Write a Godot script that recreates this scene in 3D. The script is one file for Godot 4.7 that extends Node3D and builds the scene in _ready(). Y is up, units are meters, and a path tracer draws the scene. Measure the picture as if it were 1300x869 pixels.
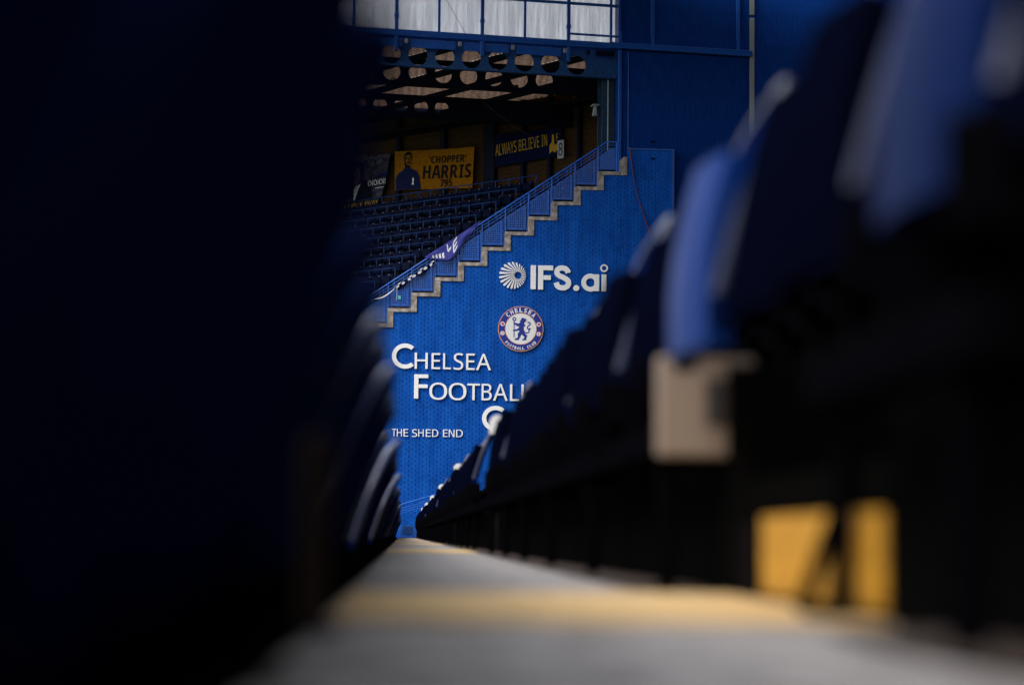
extends Node3D

# ---------------------------------------------------------------- small helpers
var used := {}
var rng := RandomNumberGenerator.new()
var font := SystemFont.new()
var bold := SystemFont.new()
var M := {}

class Shape:
	var v := PackedVector3Array()
	var n := PackedVector3Array()
	var c := PackedColorArray()
	var tint := Color(1, 1, 1)
	func tri(a: Vector3, b: Vector3, d: Vector3, na: Vector3, nb: Vector3, nd: Vector3) -> void:
		if (b - a).cross(d - a).dot(na + nb + nd) > 0.0:
			v.append_array([a, d, b]); n.append_array([na, nd, nb])
		else:
			v.append_array([a, b, d]); n.append_array([na, nb, nd])
		c.append_array([tint, tint, tint])
	func flat(a: Vector3, b: Vector3, d: Vector3, out: Vector3) -> void:
		var m := (b - a).cross(d - a).normalized()
		if m.dot(out) < 0.0: m = -m
		tri(a, b, d, m, m, m)
	func quad(a: Vector3, b: Vector3, d: Vector3, e: Vector3, out: Vector3) -> void:
		flat(a, b, d, out); flat(a, d, e, out)
	func box(at: Vector3, size: Vector3, bevel := 0.0, turn := Basis()) -> void:
		var h := size / 2.0
		var k := minf(bevel, minf(h.x, minf(h.y, h.z)) * 0.9)
		for axis in 3:
			for s: float in [-1.0, 1.0]:
				var p: Array[Vector3] = []
				var o := Vector3(); o[axis] = s
				var a1 := (axis + 1) % 3
				var a2 := (axis + 2) % 3
				for q: Vector2 in [Vector2(-1, -1), Vector2(1, -1), Vector2(1, 1), Vector2(-1, 1)]:
					var w := Vector3(); w[axis] = s * h[axis]; w[a1] = q.x * (h[a1] - k); w[a2] = q.y * (h[a2] - k)
					p.append(at + turn * w)
				quad(p[0], p[1], p[2], p[3], turn * o)
		if k <= 0.0: return
		for axis in 3:
			var a1 := (axis + 1) % 3
			var a2 := (axis + 2) % 3
			for s1: float in [-1.0, 1.0]:
				for s2: float in [-1.0, 1.0]:
					var p: Array[Vector3] = []
					for e: Vector3 in [Vector3(-1, 1, 0), Vector3(1, 1, 0), Vector3(1, 0, 1), Vector3(-1, 0, 1)]:
						var w := Vector3(); w[axis] = e.x * (h[axis] - k)
						w[a1] = s1 * (h[a1] - k * (1.0 - e.y)); w[a2] = s2 * (h[a2] - k * (1.0 - e.z))
						p.append(at + turn * w)
					var o := Vector3(); o[a1] = s1; o[a2] = s2
					quad(p[0], p[1], p[2], p[3], turn * o)
		for sx: float in [-1.0, 1.0]:
			for sy: float in [-1.0, 1.0]:
				for sz: float in [-1.0, 1.0]:
					var s := Vector3(sx, sy, sz)
					var i := (h - Vector3(k, k, k)) * s
					flat(at + turn * (i + Vector3(k * sx, 0, 0)), at + turn * (i + Vector3(0, k * sy, 0)), at + turn * (i + Vector3(0, 0, k * sz)), turn * s)
	func tube(path: Array, r: float, sides := 8, caps := true) -> void:
		var rings := []
		var ns := []
		var up := Vector3(0, 1, 0)
		for i in path.size():
			var p: Vector3 = path[i]
			var fwd: Vector3 = ((path[mini(i + 1, path.size() - 1)] as Vector3) - (path[maxi(i - 1, 0)] as Vector3)).normalized()
			if absf(fwd.dot(up)) > 0.95: up = Vector3(1, 0, 0) if absf(fwd.x) < 0.8 else Vector3(0, 0, 1)
			var a := fwd.cross(up).normalized()
			var b := a.cross(fwd).normalized()
			up = b
			var ring: Array[Vector3] = []
			var nn: Array[Vector3] = []
			for k in sides:
				var t := TAU * k / sides
				var d := a * cos(t) + b * sin(t)
				nn.append(d); ring.append(p + d * r)
			rings.append(ring); ns.append(nn)
		for i in path.size() - 1:
			for k in sides:
				var l := (k + 1) % sides
				tri(rings[i][k], rings[i][l], rings[i + 1][l], ns[i][k], ns[i][l], ns[i + 1][l])
				tri(rings[i][k], rings[i + 1][l], rings[i + 1][k], ns[i][k], ns[i + 1][l], ns[i + 1][k])
		if caps:
			for e in [0, path.size() - 1]:
				var o: Vector3 = (path[0] - path[1]) if e == 0 else (path[e] - path[e - 1])
				for k in range(1, sides - 1):
					flat(rings[e][0], rings[e][k], rings[e][k + 1], o)
	# an outline in x, y drawn out from z0 to z1
	func extrude(poly: PackedVector2Array, z0: float, z1: float, back := true) -> void:
		var ix := Geometry2D.triangulate_polygon(poly)
		for i in range(0, ix.size(), 3):
			var a := poly[ix[i]]; var b := poly[ix[i + 1]]; var d := poly[ix[i + 2]]
			flat(Vector3(a.x, a.y, z1), Vector3(b.x, b.y, z1), Vector3(d.x, d.y, z1), Vector3(0, 0, z1 - z0))
			if back: flat(Vector3(a.x, a.y, z0), Vector3(b.x, b.y, z0), Vector3(d.x, d.y, z0), Vector3(0, 0, z0 - z1))
		var cw := Geometry2D.is_polygon_clockwise(poly)
		for i in poly.size():
			var a := poly[i]; var b := poly[(i + 1) % poly.size()]
			var o := Vector3(b.y - a.y, a.x - b.x, 0) * (-1.0 if cw else 1.0)
			quad(Vector3(a.x, a.y, z0), Vector3(b.x, b.y, z0), Vector3(b.x, b.y, z1), Vector3(a.x, a.y, z1), o)
	# a flat ring between two outlines with as many points
	func ring(outer: PackedVector2Array, inner: PackedVector2Array, z0: float, z1: float, closed := true) -> void:
		var m := outer.size()
		for i in (m if closed else m - 1):
			var j := (i + 1) % m
			var a := outer[i]; var b := outer[j]; var d := inner[j]; var e := inner[i]
			var mid := (a + b - d - e)
			for z: float in [z0, z1]:
				quad(Vector3(a.x, a.y, z), Vector3(b.x, b.y, z), Vector3(d.x, d.y, z), Vector3(e.x, e.y, z), Vector3(0, 0, (z1 - z0) if z == z1 else (z0 - z1)))
			quad(Vector3(a.x, a.y, z0), Vector3(b.x, b.y, z0), Vector3(b.x, b.y, z1), Vector3(a.x, a.y, z1), Vector3(mid.x, mid.y, 0))
			quad(Vector3(d.x, d.y, z0), Vector3(e.x, e.y, z0), Vector3(e.x, e.y, z1), Vector3(d.x, d.y, z1), Vector3(-mid.x, -mid.y, 0))
		if not closed:
			for i in [0, m - 1]:
				var a := outer[i]; var e := inner[i]
				var o := (outer[0] - outer[1]) if i == 0 else (outer[m - 1] - outer[m - 2])
				quad(Vector3(a.x, a.y, z0), Vector3(e.x, e.y, z0), Vector3(e.x, e.y, z1), Vector3(a.x, a.y, z1), Vector3(o.x, o.y, 0))
	# a sheet given by a grid of points, with thickness along its own normals
	func shell(grid: Array, thick: float) -> void:
		var rows := grid.size()
		var cols: int = grid[0].size()
		var nn := []
		for i in rows:
			var line := []
			for j in cols:
				var du: Vector3 = grid[i][mini(j + 1, cols - 1)] - grid[i][maxi(j - 1, 0)]
				var dv: Vector3 = grid[mini(i + 1, rows - 1)][j] - grid[maxi(i - 1, 0)][j]
				line.append(du.cross(dv).normalized())
			nn.append(line)
		for i in rows - 1:
			for j in cols - 1:
				for s: float in [-1.0, 1.0]:
					var p := []
					var q := []
					for k: Array in [[i, j], [i, j + 1], [i + 1, j + 1], [i + 1, j]]:
						p.append(grid[k[0]][k[1]] + nn[k[0]][k[1]] * thick * 0.5 * s); q.append(nn[k[0]][k[1]] * s)
					tri(p[0], p[1], p[2], q[0], q[1], q[2])
					tri(p[0], p[2], p[3], q[0], q[2], q[3])
		var rim := []
		for j in cols: rim.append([0, j])
		for i in range(1, rows): rim.append([i, cols - 1])
		for j in range(cols - 2, -1, -1): rim.append([rows - 1, j])
		for i in range(rows - 2, 0, -1): rim.append([i, 0])
		var mid: Vector3 = grid[rows / 2][cols / 2]
		for k in rim.size():
			var a: Array = rim[k]; var b: Array = rim[(k + 1) % rim.size()]
			var pa: Vector3 = grid[a[0]][a[1]]; var pb: Vector3 = grid[b[0]][b[1]]
			var oa: Vector3 = nn[a[0]][a[1]] * thick * 0.5; var ob: Vector3 = nn[b[0]][b[1]] * thick * 0.5
			quad(pa - oa, pb - ob, pb + ob, pa + oa, (pa + pb) / 2.0 - mid)
	func sheet(grid: Array) -> void:
		for i in grid.size() - 1:
			for j in grid[i].size() - 1:
				quad(grid[i][j], grid[i][j + 1], grid[i + 1][j + 1], grid[i + 1][j], Vector3(0, -1, 0))
	func add(other: Shape, at: Transform3D) -> void:
		for i in other.v.size():
			v.append(at * other.v[i]); n.append((at.basis * other.n[i]).normalized()); c.append(other.c[i])
	func mesh() -> ArrayMesh:
		var a := []
		a.resize(Mesh.ARRAY_MAX)
		a[Mesh.ARRAY_VERTEX] = v; a[Mesh.ARRAY_NORMAL] = n; a[Mesh.ARRAY_COLOR] = c
		var m := ArrayMesh.new()
		m.add_surface_from_arrays(Mesh.PRIMITIVE_TRIANGLES, a)
		return m

func numbered(called: String) -> String:
	if not used.has(called):
		used[called] = 0
		return called
	used[called] += 1
	return "%s_%03d" % [called, used[called]]

func part(called: String, s: Variant, mat: Material, parent: Node) -> MeshInstance3D:
	var o := MeshInstance3D.new()
	o.name = numbered(called) if parent == self else called
	o.mesh = s.mesh() if s is Shape else s
	o.material_override = mat
	o.cast_shadow = GeometryInstance3D.SHADOW_CASTING_SETTING_ON
	parent.add_child(o, true)
	return o

func tag(o: Node, label: String, category: String, group := "") -> Node:
	o.set_meta("label", label); o.set_meta("category", category)
	if group: o.set_meta("group", group)
	return o

func thing(called: String, label: String, category: String, at := Vector3.ZERO, turn := Basis(), group := "") -> Node3D:
	var o := Node3D.new()
	o.name = numbered(called)
	add_child(o)
	o.transform = Transform3D(turn, at)
	tag(o, label, category, group)
	return o

func struct(called: String, s: Variant, mat: Material, parent: Node = self) -> MeshInstance3D:
	var o := part(called, s, mat, parent)
	if parent == self: o.set_meta("kind", "structure")
	return o

func copy(o: Node3D, label := "") -> Node3D:
	var d: Node3D = o.duplicate()
	d.name = numbered(String(o.name).rstrip("0123456789").rstrip("_"))
	add_child(d)
	if label: d.set_meta("label", label)
	return d

func lin(r: float, g: float, b: float) -> Color:
	return Color(r, g, b).linear_to_srgb()

func noise(freq: float, low: Color, high: Color, s := 3, size := 512, oct := 5) -> NoiseTexture2D:
	var f := FastNoiseLite.new()
	f.seed = s; f.frequency = freq; f.fractal_octaves = oct; f.noise_type = FastNoiseLite.TYPE_SIMPLEX_SMOOTH
	var t := NoiseTexture2D.new()
	t.width = size; t.height = size; t.noise = f; t.seamless = true
	var g := Gradient.new()
	g.offsets = PackedFloat32Array([0.15, 0.85]); g.colors = PackedColorArray([low, high])
	t.color_ramp = g
	return t

func mat(called: String, color: Color, rough := 0.7, tex: Texture2D = null, scale := Vector3.ONE, metal := 0.0, spec := 0.4) -> StandardMaterial3D:
	var m := StandardMaterial3D.new()
	m.resource_name = called
	m.albedo_color = color
	m.roughness = rough
	m.metallic = metal
	if tex:
		m.albedo_texture = tex
		m.uv1_triplanar = true; m.uv1_world_triplanar = true
		m.uv1_scale = scale
	m.metallic_specular = spec
	if spec == 0.0: m.specular_mode = BaseMaterial3D.SPECULAR_DISABLED
	M[called] = m
	return m

func circle(cx: float, cy: float, r: float, m := 48, from := 0.0, to := TAU) -> PackedVector2Array:
	var p := PackedVector2Array()
	var full := is_equal_approx(to - from, TAU)
	for i in m:
		var a := from + (to - from) * i / (m if full else m - 1)
		p.append(Vector2(cx + r * cos(a), cy + r * sin(a)))
	return p

# a letter fitted into the box x0..x1, y0..y1 with its back at z = 0
func glyph(ch: String, f: Font, x0: float, x1: float, y0: float, y1: float, depth: float, size := 200) -> ArrayMesh:
	var t := TextMesh.new()
	t.font = f; t.text = ch; t.font_size = size; t.pixel_size = 0.01; t.depth = 1.0; t.curve_step = 6.0 if size > 100 else 8.0
	var a := t.get_mesh_arrays()
	var pv: PackedVector3Array = a[Mesh.ARRAY_VERTEX]
	var lo := Vector3(1e9, 1e9, 1e9)
	var hi := -lo
	for p in pv:
		lo = lo.min(p); hi = hi.max(p)
	var out := PackedVector3Array()
	for p in pv:
		out.append(Vector3(lerpf(x0, x1, (p.x - lo.x) / (hi.x - lo.x)), lerpf(y0, y1, (p.y - lo.y) / (hi.y - lo.y)), depth * (p.z - lo.z)))
	var b := []
	b.resize(Mesh.ARRAY_MAX)
	b[Mesh.ARRAY_VERTEX] = out; b[Mesh.ARRAY_NORMAL] = a[Mesh.ARRAY_NORMAL]; b[Mesh.ARRAY_INDEX] = a[Mesh.ARRAY_INDEX]
	var m := ArrayMesh.new()
	m.add_surface_from_arrays(Mesh.PRIMITIVE_TRIANGLES, b)
	return m

# a word as one named part per letter; base line from a to b, capitals h high
func word(parent: Node, text: String, f: Font, a: Vector3, b: Vector3, h: float, depth: float, m: Material) -> void:
	var total := f.get_string_size(text, HORIZONTAL_ALIGNMENT_LEFT, -1, 64).x
	var cap := 46.0
	for i in text.length():
		var ch := text[i]
		if ch == " ": continue
		var x := f.get_string_size(text.substr(0, i), HORIZONTAL_ALIGNMENT_LEFT, -1, 64).x
		var t := TextMesh.new()
		t.font = f; t.text = ch; t.font_size = 64; t.pixel_size = 1.0; t.depth = 1.0
		var box := t.get_aabb()
		var adv := f.get_string_size(ch, HORIZONTAL_ALIGNMENT_LEFT, -1, 64).x
		var at := a.lerp(b, (x + (adv - box.size.x) / 2.0) / total)
		var w := box.size.x / total * a.distance_to(b)
		var hh := h * box.size.y / cap
		var low := 0.0
		if ch == "'": low = h - hh
		var o := part("letter", glyph(ch, f, 0, w, low, low + hh, depth, 64), m, parent)
		o.position = at
		o.rotation.z = atan2(b.y - a.y, Vector2(b.x - a.x, b.z - a.z).length())

# ---------------------------------------------------------------- the place
const WALL_Z := -68.5
var US := Vector3(cos(deg_to_rad(10.0)), 0, -sin(deg_to_rad(10.0)))
var NS := Vector3(sin(deg_to_rad(10.0)), 0, cos(deg_to_rad(10.0)))
var PS := Vector3(6.85, 0, -68.6)
var BS := Basis(US, Vector3.UP, NS)
var UR := Vector3(0.70, 0, 0.714).normalized()
var NR := Vector3(-0.714, 0, 0.70).normalized()
var BR := Basis(UR, Vector3.UP, NR)
var PR := Vector3(4.6, 0, -75.3) - NR * 1.1
const STEP_X := 0.75
const STEP_Y := 0.5076

func sp(s: float, y: float, b: float) -> Vector3:
	return PS + US * s + Vector3.UP * y - NS * b
func rp(t: float, y: float, d := 0.0) -> Vector3:
	return PR + UR * t + Vector3.UP * y + NR * d
func corner_x(k: int) -> float: return -0.347 + STEP_X * k
func corner_y(k: int) -> float: return 6.709 + STEP_Y * k

func _ready() -> void:
	rng.seed = 11
	font.font_names = PackedStringArray(["Droid Sans"])
	bold.font_names = PackedStringArray(["Droid Sans"]); bold.font_weight = 700
	# camera
	var cam := Camera3D.new()
	cam.name = "camera"
	add_child(cam)
	cam.position = Vector3(0, 0.1, 0)
	cam.rotation_degrees = Vector3(5.1566, -2.9018, 0.6)
	cam.fov = 18.15
	cam.near = 0.05
	cam.far = 900.0
	var ca := CameraAttributesPhysical.new()
	ca.frustum_focal_length = 75.1
	ca.frustum_focus_distance = 69.0
	ca.exposure_aperture = 1.85
	ca.frustum_near = 0.05
	ca.frustum_far = 900.0
	cam.attributes = ca
	# overcast sky
	var env := Environment.new()
	env.background_mode = Environment.BG_SKY
	env.background_energy_multiplier = 1.25
	var sky := Sky.new()
	var sm := ProceduralSkyMaterial.new()
	sm.sky_top_color = Color(0.80, 0.82, 0.86)
	sm.sky_horizon_color = Color(0.84, 0.85, 0.88)
	sm.sky_curve = 0.2
	sm.ground_bottom_color = Color(0.10, 0.12, 0.10)
	sm.ground_horizon_color = Color(0.35, 0.37, 0.38)
	sm.sun_angle_max = 0.0
	sky.sky_material = sm
	env.sky = sky
	env.tonemap_mode = Environment.TONE_MAPPER_LINEAR
	env.tonemap_exposure = 2.7
	env.sdfgi_enabled = true
	env.ssao_enabled = true
	env.ssil_enabled = true
	var we := WorldEnvironment.new()
	we.name = "environment"
	we.environment = env
	add_child(we)
	var sun := DirectionalLight3D.new()
	sun.name = "sun"
	sun.light_energy = 0.4
	sun.light_angular_distance = 26.0
	sun.light_color = Color(1.0, 0.97, 0.93)
	sun.shadow_enabled = true
	add_child(sun)
	sun.look_at_from_position(Vector3(-0.55, 0.75, 0.50), Vector3.ZERO)
	materials()
	ground_and_terraces()
	brick_wall()
	cladding_wall()
	stair_parapet()
	upper_deck()
	far_stand()
	banners()
	wall_signs()
	seats_in_front()
	far_rail()

func materials() -> void:
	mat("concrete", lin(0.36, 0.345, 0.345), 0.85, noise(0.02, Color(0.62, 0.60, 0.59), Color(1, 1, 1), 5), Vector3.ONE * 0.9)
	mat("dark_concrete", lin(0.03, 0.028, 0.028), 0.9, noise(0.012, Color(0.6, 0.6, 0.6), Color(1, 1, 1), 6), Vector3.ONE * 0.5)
	mat("under_seat_shade", lin(0.075, 0.058, 0.052), 0.95, noise(0.05, Color(0.6, 0.58, 0.56), Color(1, 1, 1), 31), Vector3.ONE * 1.5, 0.0, 0.15)  # dark brown that paints the shade below the seats
	mat("shaded_concrete", lin(0.006, 0.0055, 0.0055), 0.95, null, Vector3.ONE, 0.0, 0.0)  # concrete blackened: shade on the upper rows put into the colour
	mat("coping", lin(0.40, 0.36, 0.34), 0.85, noise(0.012, Color(0.66, 0.64, 0.62), Color(1, 1, 1), 8, 512, 3), Vector3(0.6, 0.5, 0.6))
	mat("blue_brick", lin(0.008, 0.10, 0.47), 0.6, noise(0.010, Color(0.80, 0.83, 0.88), Color(1, 1, 1), 9), Vector3(0.5, 0.10, 0.5)).vertex_color_use_as_albedo = true
	M.blue_brick.metallic_specular = 0.12
	mat("blue_cladding", lin(0.004, 0.040, 0.22), 0.6, noise(0.02, Color(0.78, 0.80, 0.85), Color(1, 1, 1), 10), Vector3(1.4, 0.12, 1.4), 0.0, 0.1)
	mat("blue_steel", lin(0.008, 0.085, 0.40), 0.42, noise(0.02, Color(0.8, 0.82, 0.86), Color(1, 1, 1), 12), Vector3.ONE * 0.8)
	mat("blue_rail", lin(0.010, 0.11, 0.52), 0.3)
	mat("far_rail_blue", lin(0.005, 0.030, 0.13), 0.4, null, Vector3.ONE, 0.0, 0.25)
	mat("beam_blue", lin(0.010, 0.065, 0.20), 0.5, noise(0.02, Color(0.7, 0.75, 0.8), Color(1, 1, 1), 13), Vector3.ONE * 0.7)
	mat("dark_steel", lin(0.005, 0.007, 0.018), 0.6, null, Vector3.ONE, 0.0, 0.12)
	mat("teal_steel", lin(0.008, 0.045, 0.10), 0.55, noise(0.03, Color(0.55, 0.6, 0.6), Color(1, 1, 1), 14), Vector3(1, 0.3, 1))
	mat("grey_steel", lin(0.24, 0.25, 0.26), 0.45)
	mat("white_letter", lin(0.80, 0.80, 0.82), 0.4)
	mat("white_sign", lin(0.72, 0.72, 0.74), 0.5)
	mat("shaded_sign", lin(0.30, 0.29, 0.31), 0.7)  # white board greyed: shade under the far roof put into the colour
	mat("crest_blue", lin(0.010, 0.022, 0.24), 0.4)
	mat("crest_red", lin(0.55, 0.045, 0.06), 0.4)
	mat("crest_gold", lin(0.58, 0.26, 0.13), 0.4)
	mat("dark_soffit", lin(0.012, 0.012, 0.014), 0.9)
	var sh := mat("roof_sheet", lin(0.34, 0.25, 0.20), 0.8, noise(0.03, Color(0.30, 0.25, 0.22), Color(1, 1, 1), 15), Vector3(0.35, 0.5, 6.0))
	sh.specular_mode = BaseMaterial3D.SPECULAR_DISABLED; sh.backlight_enabled = true; sh.backlight = lin(0.9, 0.85, 0.8)
	mat("buff_brick", lin(0.085, 0.043, 0.019), 0.9, noise(0.03, Color(0.6, 0.6, 0.6), Color(1, 1, 1), 16), Vector3.ONE * 1.2).vertex_color_use_as_albedo = true
	mat("mortar", lin(0.075, 0.052, 0.034), 0.95)
	var gl := mat("dusty_glass", Color(0.80, 0.80, 0.84, 1.0), 0.6, noise(0.016, Color(0.74, 0.74, 0.77, 0.54), Color(0.93, 0.93, 0.95, 0.70), 17, 512, 4), Vector3(0.75, 0.05, 0.75))
	gl.transparency = BaseMaterial3D.TRANSPARENCY_ALPHA
	mat("seat_blue", lin(0.002, 0.007, 0.045), 0.42, null, Vector3.ONE, 0.0, 0.0)
	mat("seat_lip", lin(0.003, 0.006, 0.028), 0.5, null, Vector3.ONE, 0.0, 0.0)
	mat("seat_lip_half_lit", lin(0.018, 0.023, 0.055), 0.38, null, Vector3.ONE, 0.0, 0.3)
	mat("seat_lip_lit", lin(0.026, 0.033, 0.075), 0.33, null, Vector3.ONE, 0.0, 0.42)  # the paler rim copies carry the sky sheen in their colour
	mat("seat_dark", lin(0.001, 0.0015, 0.006), 0.6, null, Vector3.ONE, 0.0, 0.0)
	mat("seat_lit", lin(0.003, 0.022, 0.13), 0.4, null, Vector3.ONE, 0.0, 0.05)  # lighter copy of the pan colour, paints light falling on one seat
	mat("seat_half_lit", lin(0.002, 0.009, 0.05), 0.4, null, Vector3.ONE, 0.0, 0.03)  # dimmer lit copy, paints a glint on one pan
	mat("rail_seat_blue", lin(0.002, 0.005, 0.024), 0.45, null, Vector3.ONE, 0.0, 0.1)
	mat("riser_shade", lin(0.003, 0.003, 0.003), 0.9, null, Vector3.ONE, 0.0, 0.0)  # near-black that stands in for shade on the risers
	mat("number_tag", lin(0.42, 0.42, 0.44), 0.3)
	mat("black_steel", lin(0.002, 0.002, 0.003), 0.6, null, Vector3.ONE, 0.0, 0.0)
	mat("plate", lin(0.25, 0.195, 0.16), 0.6)
	mat("brown_post", lin(0.05, 0.033, 0.024), 0.7, null, Vector3.ONE, 0.0, 0.1)
	mat("plate_dark", lin(0.05, 0.045, 0.045), 0.6)
	mat("yellow_paint", lin(0.64, 0.33, 0.02), 0.7, noise(0.03, Color(0.72, 0.70, 0.68), Color(1, 1, 1), 19), Vector3.ONE * 1.5)
	mat("worn_yellow", lin(0.68, 0.46, 0.20), 0.8, noise(0.03, Color(0.8, 0.79, 0.78), Color(1, 1, 1), 20), Vector3.ONE * 1.5)
	mat("grass", lin(0.05, 0.10, 0.03), 0.95, noise(0.02, Color(0.75, 0.8, 0.7), Color(1, 1, 1), 21), Vector3.ONE * 0.1)
	mat("orange_cloth", lin(0.29, 0.115, 0.008), 0.9, noise(0.01, Color(0.86, 0.85, 0.85), Color(1, 1, 1), 22), Vector3.ONE)
	mat("navy_cloth", lin(0.005, 0.007, 0.030), 0.9)
	mat("flag_cloth", lin(0.020, 0.027, 0.21), 0.75)
	mat("grey_cloth", lin(0.10, 0.095, 0.13), 0.9, noise(0.01, Color(0.45, 0.42, 0.48), Color(1, 1, 1), 23), Vector3.ONE * 0.8)
	mat("black_print", lin(0.012, 0.012, 0.014), 0.9)
	mat("navy_print", lin(0.012, 0.016, 0.06), 0.9)
	mat("skin_print", lin(0.16, 0.085, 0.075), 0.9)
	mat("gold_print", lin(0.38, 0.22, 0.025), 0.8)
	mat("white_cloth", lin(0.55, 0.55, 0.60), 0.8)
	for n in ["orange_cloth", "navy_cloth", "grey_cloth", "black_print", "navy_print", "gold_print", "skin_print", "dark_soffit", "dark_concrete", "buff_brick"]: M[n].specular_mode = BaseMaterial3D.SPECULAR_DISABLED
	mat("cable_red", lin(0.10, 0.022, 0.03), 0.6)
	mat("cable_dark", lin(0.02, 0.02, 0.02), 0.6)
	mat("teal_sticker", lin(0.10, 0.50, 0.45), 0.5)

# ---------------------------------------------------------------- setting
const TREAD := 0.68
const RISE := 0.40
const EDGE := -0.10
const AISLES := [-3.1, -13.3, -22.9, -32.5, -42.1, -51.7, -61.3]
const AISLE_HALF := 0.62

func ground_and_terraces() -> void:
	var g := Shape.new()
	g.box(Vector3(-150, -4.6, -60), Vector3(900, 0.4, 900))
	struct("ground", g, M.grass)
	var conc: StandardMaterial3D = M.concrete
	for i in range(-7, 18):
		var x0 := EDGE + TREAD * i
		var y := RISE * i
		if i < 1 or i > 4:
			var s := Shape.new()
			s.box(Vector3(x0 + TREAD / 2.0, y - 0.6, -31.5), Vector3(TREAD - 0.002, 1.2, 70.0), 0.008)
			struct("terrace", s, conc if i < 1 else M.shaded_concrete)
			continue
		# rows with half steps where the gangways climb
		var s := Shape.new()
		var from := 3.5
		for a: float in AISLES + [-70.0]:
			var to := a + AISLE_HALF if a > -69.0 else -66.5
			s.box(Vector3(x0 + TREAD / 2.0, y - 0.6, (from + to) / 2.0), Vector3(TREAD - 0.002, 1.2, from - to - 0.002), 0.006)
			if a > -69.0:
				s.box(Vector3(x0 + 0.5 * TREAD + 0.15, y - 0.6, a), Vector3(TREAD - 0.302, 1.2, AISLE_HALF * 2 - 0.002), 0.006)
				s.box(Vector3(x0 + 0.15, y - 0.8, a), Vector3(0.296, 1.2, AISLE_HALF * 2 - 0.002), 0.006)
			from = a - AISLE_HALF
		struct("terrace", s, M.shaded_concrete)
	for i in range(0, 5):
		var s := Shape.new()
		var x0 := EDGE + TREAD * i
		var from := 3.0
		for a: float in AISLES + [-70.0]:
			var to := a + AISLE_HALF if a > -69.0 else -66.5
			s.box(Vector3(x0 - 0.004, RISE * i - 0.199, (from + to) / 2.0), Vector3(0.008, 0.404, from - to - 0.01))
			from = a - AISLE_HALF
		struct("riser_shade_sheet", s, M.riser_shade)  # thin dark sheets paint the shade under the seats onto the risers
	# painted gangway crossings and half-step noses
	for a: float in AISLES:
		var s := Shape.new()
		s.box(Vector3(EDGE + 0.02 + 0.325, 0.003, a), Vector3(0.65, 0.003, 1.28 if a > -5 else 2.4))
		struct("aisle_marking", s, M.worn_yellow)
	for i in range(1, 2):
		var s := Shape.new()
		var x0 := EDGE + TREAD * i
		s.box(Vector3(x0 - 0.0035, RISE * i - 0.2 - 0.125, -2.97), Vector3(0.005, 0.12, 0.86))
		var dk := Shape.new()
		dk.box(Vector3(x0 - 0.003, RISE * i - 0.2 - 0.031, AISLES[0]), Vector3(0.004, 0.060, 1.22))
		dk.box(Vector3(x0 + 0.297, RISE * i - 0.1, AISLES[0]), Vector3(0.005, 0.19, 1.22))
		struct("riser_shade_sheet", dk, M.riser_shade)  # gangway risers darkened the same way, shade as colour
		struct("step_marking", s, M.yellow_paint)
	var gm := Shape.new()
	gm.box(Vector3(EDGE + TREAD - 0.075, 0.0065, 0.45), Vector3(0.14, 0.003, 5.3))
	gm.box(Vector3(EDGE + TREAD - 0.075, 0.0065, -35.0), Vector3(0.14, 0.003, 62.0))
	struct("shade_strip", gm, M.under_seat_shade)  # floor strip painted dark where the seats would shade it
	# the walkway and ground at the end of the rows
	var w := Shape.new()
	w.box(Vector3(3.0, -0.36, -67.49), Vector3(16, 0.3, 1.96))
	struct("walkway", w, conc)
	# unseen roof of this stand, its extent shaped for the light on the rows
	var r := Shape.new()
	r.box(Vector3(24, 27.4, -14), Vector3(40, 0.8, 90))
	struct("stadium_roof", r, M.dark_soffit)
	var lc := Shape.new()
	lc.box(Vector3(17, 19.2, -60.2), Vector3(40, 0.5, 16.0))
	struct("added_shade_slab", lc, M.dark_soffit)  # added slab out of view, darkens the upper end wall
	var bw := Shape.new()
	bw.box(Vector3(17.0, 13, -30), Vector3(0.5, 28, 76))
	bw.box(Vector3(-2.0, 3, 14.0), Vector3(31, 17, 0.5))
	struct("light_block_wall", bw, M.dark_soffit)  # added walls out of view, block light from the right and behind

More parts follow.
